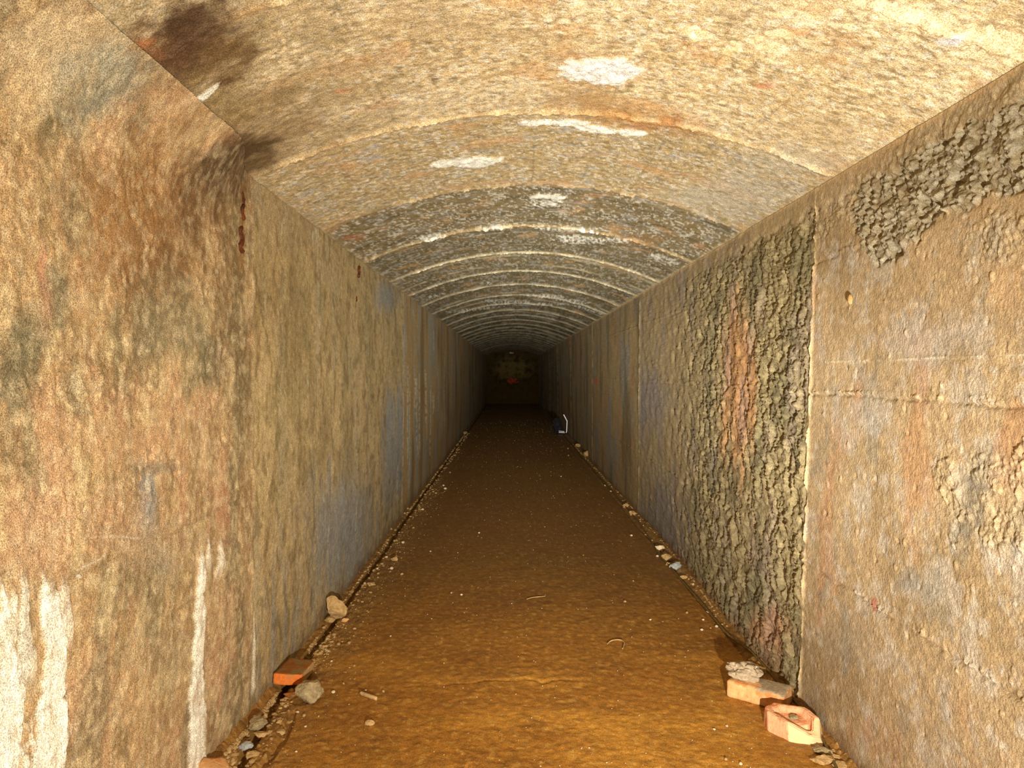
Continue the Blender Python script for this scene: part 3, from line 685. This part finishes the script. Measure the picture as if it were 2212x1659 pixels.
M_PINK = stone_mat('pink_clay', (208, 142, 98), (226, 172, 128), 45, .7, .85, (200, 112, 64), 18)
M_PEACH = stone_mat('fresh_clay_break', (226, 186, 134), (236, 202, 152), 60, .35, .85)
M_MORTAR = stone_mat('mortar', (140, 120, 92), (184, 164, 134), 55, .6, .9)
M_DARKTOP = stone_mat('dark_brick_face', (140, 84, 30), (164, 96, 36), 30, .5, .7, (138, 112, 62), 30)  # darker clay: brick top, crumb, and painted shading in the pink brick's hollow
M_RUST = stone_mat('rust', (44, 20, 8), (112, 58, 18), 90, .9, .8)
M_CABLE = stone_mat('dusty_cable', (84, 66, 30), (128, 104, 54), 60, .3, .6)

def rock(name, px, py, wpx, hfrac, dfrac, seed, mat, label, cat='stone', sub=3, cuts=9, rough=.12, z=None, rot=0, group=None, ang=.75):
    """px,py: middle of the stone's foot in the photograph"""
    p = fl_pt(px, py, 0 if z is None else z)
    s = p.y/F; w = wpx*s
    p.y += w*dfrac*0.45
    me = rock_mesh(name, (w, w*dfrac, w*hfrac), seed, sub, cuts, rough, ang)
    me.materials.append(mat)
    o = link(name, me); zz = z if z is not None else floor_z(p.x, p.y)
    o.location = (p.x, p.y, zz-0.004*min(1, w/0.04)); o.rotation_euler.z = rot
    return tag(o, label, cat, group)

rock('rubble_stone', 666, 1524, 56, .72, .8, 3, M_GREY, 'round grey lump of concrete on the floor in front of the orange brick', sub=4, cuts=7, rough=.10, ang=.82)
rock('rubble_stone', 553, 1580, 36, .60, .9, 5, M_GREY, 'grey stone on the gravel heap by the left wall below the orange brick', sub=4, z=0.012)
rock('rubble_stone', 528, 1619, 30, .42, .7, 7, M_BLUE, 'pale blue-grey flat stone on the gravel near the bottom left', z=0.01)
rock('rubble_stone', 601, 1588, 26, .36, .7, 9, M_TAN, 'small flat tan stone in the hollow below the grey lump', z=-0.004)
rock('rubble_stone', 721, 1343, 40, .95, .85, 12, M_TAN, 'wedge-shaped tan rock leaning at the foot of the left wall', sub=4, cuts=5, rough=.08, ang=.70, rot=0.3, z=0.005)
rock('rubble_stone', 711, 1346, 24, .45, .8, 13, M_TAN, 'low tan stone in front of the wedge-shaped rock', z=-0.005)
rock('rubble_stone', 802, 1267, 18, .45, .8, 15, M_TAN, 'flat tan stone on the floor by the left slot beyond the wedge-shaped rock')
rock('rubble_stone', 665, 1424, 15, .9, .8, 17, M_GREY, 'small grey stone behind the right corner of the orange brick')
rock('rubble_stone', 559, 1592, 22, .4, .8, 18, M_TAN, 'small tan stone under the grey stone by the left wall', z=0.006)
rock('rubble_stone', 797, 1569, 21, .55, .6, 19, M_TAN, 'small brown stone alone on the near floor left of centre')
rock('rubble_stone', 851, 1213, 12, .75, .8, 21, M_TAN, 'yellowish pebble on grit near the left slot')
rock('rubble_stone', 660, 1484, 16, .5, .7, 23, M_PALE, 'small pale stone between the orange brick and the grey lump')
rock('rubble_stone', 540, 1640, 30, .35, .7, 24, M_TAN, 'dusty tan stone at the bottom left edge of the slab')
rock('brick_chip', 744, 1345, 14, .75, .7, 26, M_BRICKL, 'small orange brick chip beside the wedge-shaped rock', 'brick chip')
rock('brick_chip', 627, 1506, 26, .3, .6, 27, M_DARKTOP, 'dark red brick crumb under the front of the orange brick', 'brick chip')
# right side
rock('rubble_stone', 1637, 1451, 42, .50, .8, 31, M_TAN, 'tan stone half in shadow behind the long pale brick', sub=4, cuts=6)
rock('rubble_stone', 1428, 1187, 19, .62, .6, 33, M_PALE, 'cream stone by the right wall, farthest of the row along the cable', cuts=5)
rock('rubble_stone', 1441, 1212, 20, .62, .7, 35, M_TAN, 'tan stone in the middle of the row along the cable', cuts=5)
rock('rubble_stone', 1463, 1228, 30, .45, .5, 37, M_BLUE, 'blue-grey slab of stone in the row along the cable', cuts=5, rot=.5)
rock('rubble_stone', 1449, 1222, 16, .55, .5, 38, M_TAN, 'small tan stone pressed against the blue-grey slab')
rock('rubble_stone', 1478, 1248, 18, .4, .6, 39, M_TAN, 'low tan stone nearest the camera in the row along the cable')
rock('rubble_stone', 1352, 1096, 12, .8, .7, 41, M_TAN, 'small brownish stone by the right wall at mid distance')
rock('rubble_stone', 1367, 1113, 15, .6, .7, 43, M_TAN, 'pale stone next to the joint in the right wall at mid distance')
rock('rubble_stone', 1250, 967, 14, .5, .8, 45, M_TAN, 'far flat stone by the right wall, before the black bag')
rock('rubble_stone', 1267, 987, 12, .8, .8, 47, M_TAN, 'far round stone by the right wall, nearer than the flat one')
rock('rubble_stone', 1526, 1318, 12, .4, .7, 48, M_PALE, 'small pale stone on the slab edge left of the cable')
rock('rubble_stone', 1778, 1632, 36, .40, .6, 49, M_GREY, 'flat grey stone below the broken pink brick', cuts=6)
rock('rubble_stone', 1786, 1652, 42, .35, .6, 51, M_TAN, 'cracked pale stone by the cable at the bottom right', cuts=6)
rock('rubble_stone', 1822, 1656, 30, .5, .7, 53, M_TAN, 'tan stone between the cable and the right wall, bottom edge', cuts=6)
rock('rubble_stone', 1806, 1636, 22, .5, .7, 54, M_TAN, 'small tan stone behind the cable near the bottom right')
# far left by the slot
rock('rubble_stone', 1003, 937, 12, .5, .8, 55, M_TAN, 'far brown stone in the left slot near the dark end')

def box_mesh(name, sx, sy, sz, seed, rr=0.006, n=(14, 8, 6), chips=(), rough=0.0012, mats=(), matfn=None):
    """weathered brick: rounded edges, fired-clay unevenness and broken corners (planes)"""
    bm = bmesh.new()
    def face(ax, sgn):
        a, b = [(1, 2), (2, 0), (0, 1)][ax]
        dims = (sx, sy, sz); cnt = n
        vs_ = {}
        for i in range(cnt[a]+1):
            for j in range(cnt[b]+1):
                p = [0, 0, 0]; p[ax] = sgn*dims[ax]/2; p[a] = (i/cnt[a]-.5)*dims[a]; p[b] = (j/cnt[b]-.5)*dims[b]
                vs_[i, j] = bm.verts.new(p)
        for i in range(cnt[a]):
            for j in range(cnt[b]):
                q = [vs_[i, j], vs_[i+1, j], vs_[i+1, j+1], vs_[i, j+1]]
                if sgn < 0: q.reverse()
                bm.faces.new(q)
    for ax in range(3):
        for s in (1, -1): face(ax, s)
    bmesh.ops.remove_doubles(bm, verts=bm.verts, dist=1e-5)
    H = Vector((sx/2-rr, sy/2-rr, sz/2-rr)); off = Vector((seed*3.1, seed, 2))
    for v in bm.verts:
        p = v.co
        q = Vector([max(-H[i], min(H[i], p[i])) for i in range(3)]); d = p-q
        if d.length > 1e-6: p = q+d.normalized()*min(rr, d.length) if d.length > rr else p
        for cn, cdist in chips:
            k = p.dot(cn)-cdist-0.003*mn.noise(p*70+off)
            if k > 0: p = p-cn*k
        p = p+(p.normalized())*(rough*mn.fractal(p*60+off, .8, 2, 3)+rough*1.5*mn.noise(p*18+off))
        v.co = p
    bm.normal_update()
    me = bpy.data.meshes.new(name)
    for m_ in mats: me.materials.append(m_)
    if matfn:
        for f in bm.faces: f.material_index = matfn(f)
    for f in bm.faces: f.smooth = True
    bm.to_mesh(me); bm.free()
    return me
def nv(x, y, z): return Vector((x, y, z)).normalized()
# orange half brick, tilted on the left slot
me = box_mesh('brick_fragment', .105, .170, .042, 2, .004, (14, 20, 7), [(nv(.3, -1, -.25), .078), (nv(1, -.8, -.6), .088), (nv(1, 1, .2), .088)], .0012, (M_BRICK, M_DARKTOP, M_TAN),
              lambda f: 1 if f.normal.z > .8 else (2 if f.normal.x > .75 and f.calc_center_median().y > -.05 else 0))  # upward faces take the darker clay
o = link('brick_fragment', me); o.location = (-.825, 2.73, .042); o.rotation_euler = (math.radians(-3), math.radians(4), math.radians(-3))
tag(o, 'tilted orange half brick with a dark top at the foot of the left wall', 'brick')
# long pale brick, right
a = math.atan2(-.123, .162)
me = box_mesh('brick', .208, .108, .062, 5, .010, (24, 12, 8), [(nv(1, -.35, .9), .118), (nv(.5, -.2, 1), .072), (nv(-1, -.1, .6), .112)], .0016, (M_BRICKL, M_MORTAR),
              lambda f: 1 if f.normal.z > .5 and f.calc_center_median().x > .005+.05*mn.noise(f.calc_center_median()*38) else 0)
o = link('brick', me); pm = Vector(((.798+.96)/2, (2.61+2.487)/2, 0)); nrm = Vector((-math.sin(a), math.cos(a), 0))
o.location = pm+nrm*.054+Vector((0, 0, .030)); o.rotation_euler = (0, 0, a)
tag(o, 'long pale orange brick with rounded edges lying by the right wall', 'brick')
BT = o.location.copy()
# mortar lump on the brick
def lump(name, pts, seed, mat, sub=4):
    bm = bmesh.new(); bmesh.ops.create_icosphere(bm, subdivisions=sub, radius=1)
    off = Vector((seed, seed*2, 0))
    for v in bm.verts:
        p = v.co.copy(); k = 1+.26*mn.fractal(p*1.4+off, .8, 2, 3)+.05*abs(mn.noise(p*5+off))
        cre = abs(mn.noise(p*1.7+off*1.3)); k -= .34*max(0, 1-cre*8)
        v.co = Vector((p.x*pts[0]*k, p.y*pts[1]*k, p.z*pts[2]*k))
    mz = min(v.co.z for v in bm.verts)
    for v in bm.verts: v.co.z = max(v.co.z-mz*.7, 0) if True else 0
    for f in bm.faces: f.smooth = True
    me = bpy.data.meshes.new(name); me.materials.append(mat); bm.to_mesh(me); bm.free(); return me
o = link('mortar_lump', lump('mortar_lump', (.062, .050, .032), 11, M_MORTAR, 5)); o.location = BT+Vector((-.040, .048, .0275)); o.rotation_euler = (0, math.radians(6), a+.2)
tag(o, 'crumpled grey lump of mortar on top of the long pale brick', 'mortar')
# broken pink brick: wedge with a hollow in its top
def broken_brick():
    me_n = 'brick_fragment'
    bm = bmesh.new()
    base = [(.859, 2.358), (.905, 2.290), (.985, 2.262), (1.005, 2.270), (1.030, 2.330), (1.010, 2.400), (.90, 2.440), (.862, 2.41)]
    top = [(.862, 2.372, .062), (.905, 2.318, .052), (.968, 2.285, .026), (.998, 2.284, .022), (1.020, 2.335, .060), (1.000, 2.395, .066), (.905, 2.430, .066), (.866, 2.405, .064)]
    cx = sum(p[0] for p in base)/8; cy = sum(p[1] for p in base)/8
    vb = [bm.verts.new((x-cx, y-cy, 0)) for x, y in base]; vt = [bm.verts.new((x-cx, y-cy, z)) for x, y, z in top]
    for i in range(8): bm.faces.new((vb[i], vb[(i+1) % 8], vt[(i+1) % 8], vt[i]))
    bm.faces.new(vb[::-1])
    # rim and hollow
    tc_ = Vector((.945-cx, 2.362-cy, .05))
    vi = [bm.verts.new((v.co-tc_)*.74+tc_+Vector((0, 0, .002))) for v in vt]
    vh = [bm.verts.new((v.co-tc_)*.60+tc_-Vector((0, 0, .014))) for v in vt]
    for i in range(8):
        j = (i+1) % 8
        bm.faces.new((vt[i], vt[j], vi[j], vi[i])); bm.faces.new((vi[i], vi[j], vh[j], vh[i]))
    bm.faces.new(vh)
    bmesh.ops.recalc_face_normals(bm, faces=bm.faces)
    bmesh.ops.bevel(bm, geom=[e for e in bm.edges], offset=.0025, segments=2, affect='EDGES')
    bmesh.ops.triangulate(bm, faces=bm.faces); bmesh.ops.subdivide_edges(bm, edges=bm.edges, cuts=2, use_grid_fill=True)
    for v in bm.verts: v.co += Vector((mn.noise(v.co*60), mn.noise(v.co*60+Vector((9, 0, 0))), mn.noise(v.co*60+Vector((0, 9, 0)))))*.0018
    bm.normal_update()
    for f in bm.faces:
        c_ = f.calc_center_median()
        f.material_index = 1 if (f.normal.y < -.25 and c_.x > -.045+c_.z*.25 and c_.z < .062 and c_.y < -.01) else (2 if c_.z > .05 and abs(c_.x) < .06 and c_.y > 0 and f.normal.z > .6 and c_.z < .058 else 0)  # dark clay inside the hollow paints its shading; paler clay on the break
        f.smooth = False
    me = bpy.data.meshes.new(me_n)
    for m_ in (M_PINK, M_PEACH, M_DARKTOP): me.materials.append(m_)
    bm.to_mesh(me); bm.free()
    o = link(me_n, me); o.location = (cx, cy, -.002)
    return tag(o, 'broken pink brick with a hollow top and a fresh cream break, by the cable', 'brick')
broken_brick()
rock('rubble_stone', 1716, 1600, 20, .5, .7, 61, M_GREY, 'grey pebble lying in the hollow of the broken pink brick')
bpy.data.objects[-1]
pb = [o for o in C.objects if o.get('label', '').startswith('grey pebble lying in the hollow')][0]
pb.location = (.945, 2.365, .036)
# brick corner at the lower left edge of the picture
me = box_mesh('brick_fragment', .085, .08, .06, 8, .006, (10, 10, 8), [(nv(1, -.3, .7), .046), (nv(-1, .5, .6), .050)], .002, (M_BRICKL,))
o = link('brick_fragment', me); o.location = (-.850, 2.03, .040); o.rotation_euler = (0.25, 0.35, 0.75)
tag(o, 'pinkish brick corner cut off by the bottom left edge of the picture', 'brick')
# bar-shaped chip with its shadow, left of centre
me = box_mesh('mortar_chip', .078, .010, .014, 9, .003, (16, 4, 4), [], .002, (M_TAN,))
p = fl_pt(796, 1508); o = link('mortar_chip', me); o.location = (p.x, p.y, .008); o.rotation_euler = (math.radians(25), math.radians(2), math.radians(-30))
tag(o, 'narrow bar-shaped chip standing on edge on the near floor', 'chip')

# ------------------------------------------------------------------ tubes: cable and wires
def tube(name, pts, r, mat, seg=8):
    cu = bpy.data.curves.new(name, 'CURVE'); cu.dimensions = '3D'; cu.bevel_depth = r; cu.bevel_resolution = 2; cu.use_fill_caps = True
    s = cu.splines.new('NURBS'); s.points.add(len(pts)-1); s.order_u = 4; s.use_endpoint_u = True; s.resolution_u = seg
    for i, p in enumerate(pts): s.points[i].co = (*p, 1)
    tmp = bpy.data.objects.new(name, cu); C.objects.link(tmp)
    dg = bpy.context.evaluated_depsgraph_get(); me = bpy.data.meshes.new_from_object(tmp.evaluated_get(dg))
    bpy.data.objects.remove(tmp); me.materials.clear(); me.materials.append(mat)
    for f in me.polygons: f.use_smooth = True
    return link(name, me)
cpx = [(1850, 1755), (1826, 1700), (1804, 1659), (1782, 1609), (1768, 1572), (1742, 1528), (1718, 1499), (1676, 1471), (1654, 1443), (1635, 1418), (1612, 1402), (1585, 1388), (1557, 1358), (1530, 1322), (1510, 1298),
       (1488, 1275), (1467, 1250), (1447, 1225), (1429, 1208), (1414, 1184), (1400, 1160), (1385, 1136), (1371, 1111), (1344, 1087), (1326, 1066), (1308, 1046), (1293, 1024), (1279, 1003), (1258, 974), (1238, 957), (1226, 941)]
pts = []
for q in cpx:
    p = fl_pt(*q); pts.append((min(p.x, 1.03), p.y, .008))
pts = [(1.0, .3, .008), (1.01, 1.0, .008)]+pts; pts_cable = list(pts)
tag(tube('cable', pts, .0048, M_CABLE, 6), 'thin dusty cable running along the foot of the right wall to the black bag', 'cable')
def wire(pix, r, label):
    pts = [tuple(fl_pt(*q)+Vector((0, 0, .004+(.004 if 0 < i < len(pix)-1 else 0)))) for i, q in enumerate(pix)]
    tag(tube('wire_scrap', pts, r, M_TAN, 8), label, 'wire')
wire([(1138, 1296), (1150, 1292), (1166, 1293), (1178, 1289)], .0018, 'short straight scrap of wire on the floor in the middle distance')
wire([(1312, 1393), (1318, 1387), (1334, 1385), (1347, 1387), (1350, 1394), (1345, 1403)], .0022, 'bent scrap of wire hooked at its end on the near floor right of centre')

# ------------------------------------------------------------------ rust and stones set in the walls (parts of the walls)
def rebar(par, px, y0, y1, r, seed, name='rusty_rebar'):
    Y = F*AL/(VX-px); z0 = CH+(VY-y1)*Y/F; z1 = CH+(VY-y0)*Y/F
    bm = bmesh.new(); n = 14; ring = []
    R = random.Random(seed)
    for i in range(n+1):
        z = z0+(z1-z0)*i/n; rr = r*(0.7+0.6*R.random())*(0.35 if i in (0, n) else 1)
        cx_ = 0.0; cy_ = r*0.8*math.sin(i*.8+seed)
        ring.append([bm.verts.new((cx_+rr*.8*math.cos(k*PI/4), cy_+rr*math.sin(k*PI/4), z)) for k in range(8)])
    for i in range(n):
        for k in range(8): bm.faces.new((ring[i][k], ring[i][(k+1) % 8], ring[i+1][(k+1) % 8], ring[i+1][k]))
    bm.faces.new(ring[0][::-1]); bm.faces.new(ring[-1])
    me = bpy.data.meshes.new(name); me.materials.append(M_RUST); bm.to_mesh(me); bm.free()
    o = link(name, me, par=par, loc=(-AL+.006, Y, 0)); o['label'] = 'rusty bar end exposed in the concrete'
rebar(wl, 520, 412, 476, .009, 1); rebar(wl, 517, 488, 546, .011, 2)
rebar(wl, 773, 574, 600, .012, 3); rebar(wl, 768, 640, 652, .006, 4)
Y = F*AR/750; me = rock_mesh('embedded_stone', (.014, .022, .028), 70, 2); me.materials.append(M_TAN)
o = link('embedded_stone', me, par=wr, loc=(1.08, Y, CH+(VY-658)*Y/F)); o['label'] = 'small stone stuck in the wall face'

# ------------------------------------------------------------------ black bag with reflective strips, far right
def smat(name, col, rough=.6, emis=0):
    m = bpy.data.materials.new(name); m.use_nodes = True; b = m.node_tree.nodes['Principled BSDF']
    n = m.node_tree.nodes.new('ShaderNodeTexNoise'); n.inputs['Scale'].default_value = 60
    r = m.node_tree.nodes.new('ShaderNodeValToRGB'); r.color_ramp.elements[0].color = (*(np.array(col)*.8), 1); r.color_ramp.elements[1].color = (*col, 1)
    m.node_tree.links.new(n.outputs[0], r.inputs[0]); m.node_tree.links.new(r.outputs[0], b.inputs['Base Color']); b.inputs['Roughness'].default_value = rough
    return m
M_BLACK = smat('black_fabric', (.008, .008, .008), .8)
M_STRIP = smat('white_reflective_tape', (.92, .92, .92), .3)
def bevbox(name, s, mat, par, loc, rot=(0, 0, 0), bev=.02, taper=0):
    bm = bmesh.new(); bmesh.ops.create_cube(bm, size=1)
    for v in bm.verts:
        v.co = Vector((v.co.x*s[0], v.co.y*s[1], v.co.z*s[2]))
        if v.co.z > 0: v.co.x -= taper; v.co.y *= .8
    bmesh.ops.bevel(bm, geom=bm.edges[:], offset=bev, segments=3, affect='EDGES')
    for f in bm.faces: f.smooth = True
    me = bpy.data.meshes.new(name); me.materials.append(mat); bm.to_mesh(me); bm.free()
    o = link(name, me, par=par, loc=loc); o.rotation_euler = rot; return o
bg = empty('bag', (1.0, 13.9, 0)); tag(bg, 'black bag with white reflective strips standing by the far right wall', 'bag')
bevbox('body', (.165, .20, .30), M_BLACK, bg, (-.02, .05, .155), bev=.035, taper=.05)
bevbox('pocket', (.12, .05, .15), M_BLACK, bg, (-.02, -.07, .10), bev=.02)
def strip(pts, w, th, name='reflective_strip'):
    bm = bmesh.new(); rows = []
    for i, (x, z) in enumerate(pts):
        x0, z0 = pts[max(i-1, 0)]; x1, z1 = pts[min(i+1, len(pts)-1)]
        t_ = Vector((x1-x0, 0, z1-z0)).normalized(); n_ = Vector((-t_.z, 0, t_.x))
        c_ = Vector((x, 0, z)); rows.append([bm.verts.new(c_+n_*w/2), bm.verts.new(c_-n_*w/2), bm.verts.new(c_-n_*w/2+Vector((0, th, 0))), bm.verts.new(c_+n_*w/2+Vector((0, th, 0)))])
    for a_, b_ in zip(rows[:-1], rows[1:]):
        for k in range(4): bm.faces.new((a_[k], a_[(k+1) % 4], b_[(k+1) % 4], b_[k]))
    bm.faces.new(rows[0]); bm.faces.new(rows[-1][::-1]); bmesh.ops.recalc_face_normals(bm, faces=bm.faces)
    me = bpy.data.meshes.new(name); me.materials.append(M_STRIP); bm.to_mesh(me); bm.free()
    o = link(name, me, par=bg, loc=(0, -.10, 0)); o['label'] = 'white reflective strip'
kx = lambda p: (p-3-VX)*13.8/F-1.0
kz = lambda p: CH+(VY-p)*13.8/F
strip([(kx(1220.5), kz(895.5)), (kx(1224), kz(902)), (kx(1228), kz(909.5)), (kx(1227.5), kz(920)), (kx(1227), kz(931)), (kx(1226), kz(935))], .016, .02)
strip([(kx(1210), kz(931.2)), (kx(1222), kz(932))], .010, .02)
strip([(kx(1210), kz(934.2)), (kx(1223), kz(934.6))], .012, .02)
def ring_(name, R_, r_, loc, par, mat):
    bm = bmesh.new(); n, m_ = 24, 6; g_ = []
    for i in range(n):
        t_ = 2*PI*i/n; g_.append([bm.verts.new(((R_*.62+r_*math.cos(2*PI*k/m_))*math.cos(t_), r_*math.sin(2*PI*k/m_), (R_+r_*math.cos(2*PI*k/m_))*math.sin(t_))) for k in range(m_)])
    for i in range(n):
        for k in range(m_): bm.faces.new((g_[i][k], g_[(i+1) % n][k], g_[(i+1) % n][(k+1) % m_], g_[i][(k+1) % m_]))
    me = bpy.data.meshes.new(name); me.materials.append(mat); bm.to_mesh(me); bm.free(); return link(name, me, par=par, loc=loc)
ring_('strap', .085, .008, (-.135, -.03, .095), bg, M_BLACK)

# ------------------------------------------------------------------ pebbles one could count: separate things sharing meshes
R = random.Random(77)
PEB = []
for s in range(6):
    me = rock_mesh('pebble', (1, .8+.2*R.random(), .6+.2*R.random()), 100+s, 2, 7, .12); me.materials.append([M_PALE, M_TAN, M_TAN, M_PALE, M_TAN, M_GREY][s]); PEB.append(me)
LEFTP = [(846, 1230, 8), (870, 1174, 8), (868, 1242, 7), (855, 1206, 6), (722, 1374, 9), (754, 1391, 8), (765, 1440, 6), (764, 1375, 5), (790, 1493, 5), (828, 1495, 7), (975, 1282, 5), (997, 1286, 5), (942, 1067, 6), (962, 1057, 6), (958, 1050, 5),
         (946, 1025, 5), (972, 1022, 5), (844, 1145, 7), (852, 1170, 6), (913, 1102, 6), (905, 1093, 5), (874, 1110, 6), (880, 1100, 6), (930, 1192, 4), (844, 1375, 4), (1035, 1152, 4), (720, 1497, 8), (716, 1430, 6), (742, 1478, 6), (660, 1571, 6), (643, 1540, 7), (640, 1625, 5),
         (700, 1355, 8), (706, 1365, 7), (694, 1372, 7), (688, 1384, 7), (684, 1390, 5), (735, 1300, 6), (825, 1220, 7), (815, 1230, 6), (835, 1205, 6), (788, 1262, 6), (777, 1250, 6)]
RIGHTP = [(1227, 970, 4), (1364, 1158, 5), (1368, 1256, 4), (1398, 1150, 4), (1405, 1340, 5), (1484, 1325, 6), (1350, 1301, 6), (1390, 1137, 5), (1519, 1340, 5), (1420, 1203, 6), (1408, 1165, 6), (1395, 1152, 5), (1497, 1262, 6), (1306, 1046, 5), (1320, 1060, 4),
          (1516, 1362, 6), (1548, 1355, 7), (1560, 1345, 6), (1656, 1562, 6), (1700, 1498, 4), (1570, 1570, 6), (1543, 1577, 6), (1568, 1642, 8), (1600, 1652, 8), (1535, 1358, 5), (1480, 1420, 4), (1228, 985, 4), (1212, 1030, 3), (1260, 1200, 3)]
def pebble(px, py, w, k, label, group):
    p = fl_pt(px, py); s = w*p.y/F
    o = bpy.data.objects.new('pebble', PEB[k]); C.objects.link(o)
    o.location = (p.x, p.y, floor_z(p.x, p.y)-s*.08); o.scale = (s, s, s); o.rotation_euler.z = R.uniform(0, 6)
    tag(o, label, 'pebble', group)
CN = ['pale', 'tan', 'brownish', 'whitish', 'ochre']
def zone(px, py, left):
    if left:
        if py > 1535: return 'on the gravel at the bottom left of the floor'
        if py > 1410: return 'on the grit around the orange half brick'
        if py > 1330: return 'on the slab edge between the orange half brick and the wedge-shaped rock'
        if py > 1190: return 'by the left slot just beyond the wedge-shaped rock'
        if py > 1080: return 'by the left slot well beyond the wedge-shaped rock'
        return 'on the dark far floor near the left slot'
    if py > 1550: return 'on the bare floor beside the broken pink brick'
    if py > 1400: return 'near the long pale brick on the right'
    if py > 1240: return 'on the slab left of the cable, beyond the long pale brick'
    if py > 1090: return 'by the cable near the row of cream stones'
    return 'on the dark far floor near the right wall'
for left, LST in ((True, LEFTP), (False, RIGHTP)):
    for q in LST:
        k = R.randrange(5); z_ = zone(q[0], q[1], left)
        pebble(q[0], q[1], q[2], k, 'tiny %s pebble %s' % (CN[k], z_), 'pebbles '+z_)

EX = [(o.location.x, o.location.y, max(o.dimensions[:2])*.5+.004) for o in C.objects if o.get('category') in ('stone', 'brick', 'brick chip')]
CB = sorted((p[1], p[0]) for p in pts_cable)
# ------------------------------------------------------------------ grit nobody could count: one object each side
def grit(name, mat, pts, label, cat):
    base = []
    for s in range(5):
        bm = bmesh.new(); bmesh.ops.create_icosphere(bm, subdivisions=1, radius=.5)
        for v in bm.verts: v.co *= 1+.45*mn.noise(v.co*3+Vector((s*5, 0, 0)))
        bm.verts.ensure_lookup_table(); base.append((np.array([v.co[:] for v in bm.verts]), np.array([[v.index for v in f.verts] for f in bm.faces]))); bm.free()
    V_, T_ = [], []; n = 0
    for x, y, z, s in pts:
        b, t_ = base[R.randrange(5)]; a_ = R.uniform(0, 6.28); ca, sa = math.cos(a_), math.sin(a_)
        sc_ = np.array([s*R.uniform(.8, 1.3), s*R.uniform(.7, 1.1), s*R.uniform(.5, .8)])
        q = b*sc_; q = np.stack([q[:, 0]*ca-q[:, 1]*sa, q[:, 0]*sa+q[:, 1]*ca, q[:, 2]], -1)+np.array([x, y, z+s*.2])
        V_.append(q); T_.append(t_+n); n += len(b)
    V_ = np.concatenate(V_); T_ = np.concatenate(T_)
    me = bpy.data.meshes.new(name); me.from_pydata(V_.tolist(), [], T_.tolist()); me.materials.append(mat)
    return tag(link(name, me), label, cat, kind='stuff')
def scat(n, fx, fy, smin, smax, power=2.2):
    out = []
    for _ in range(n):
        y = fy(); x = fx(y)
        if any((x-a)**2+(y-b)**2 < r*r for a, b, r in EX): continue
        if x > .85 and abs(x-np.interp(y, [q[0] for q in CB], [q[1] for q in CB])) < .014: continue
        s = smin+(smax-smin)*R.random()**power
        out.append((x, y, floor_z(x, y), s*(1+.10*max(0, y-3))))
    return out
def ynear(a, b, p=1.6): return lambda: a+(b-a)*R.random()**p
def wall_l(x): return max(x, -.868)
gl = scat(2600, lambda y: wall_l(-.885+abs(R.gauss(0, .045))), ynear(1.9, 3.2, 1), .003, .022)+scat(1700, lambda y: wall_l(-.88+abs(R.gauss(0, .05))), ynear(3, 14, 1.8), .004, .020)
gl += scat(2400, lambda y: wall_l(-.86+abs(R.gauss(0, .10))), ynear(1.9, 8, 1.6), .002, .009, 3)
grit('gravel', M_TAN, gl, 'tan gravel and grit heaped along the foot of the left wall', 'gravel')
gr = scat(700, lambda y: min(1.025, 1.045-abs(R.gauss(0, .03)))+.05*float(sm(3, 5, y)), ynear(1.9, 12, 1.6), .003, .013)
grit('gravel', M_TAN, gr, 'tan gravel along the foot of the right wall behind the cable', 'gravel')
gf = scat(2300, lambda y: R.uniform(-.74, .93), ynear(1.9, 18, 1.9), .0012, .0055, 3)
grit('grit', M_PALE, gf, 'tiny pale grit strewn over the brown floor', 'grit')
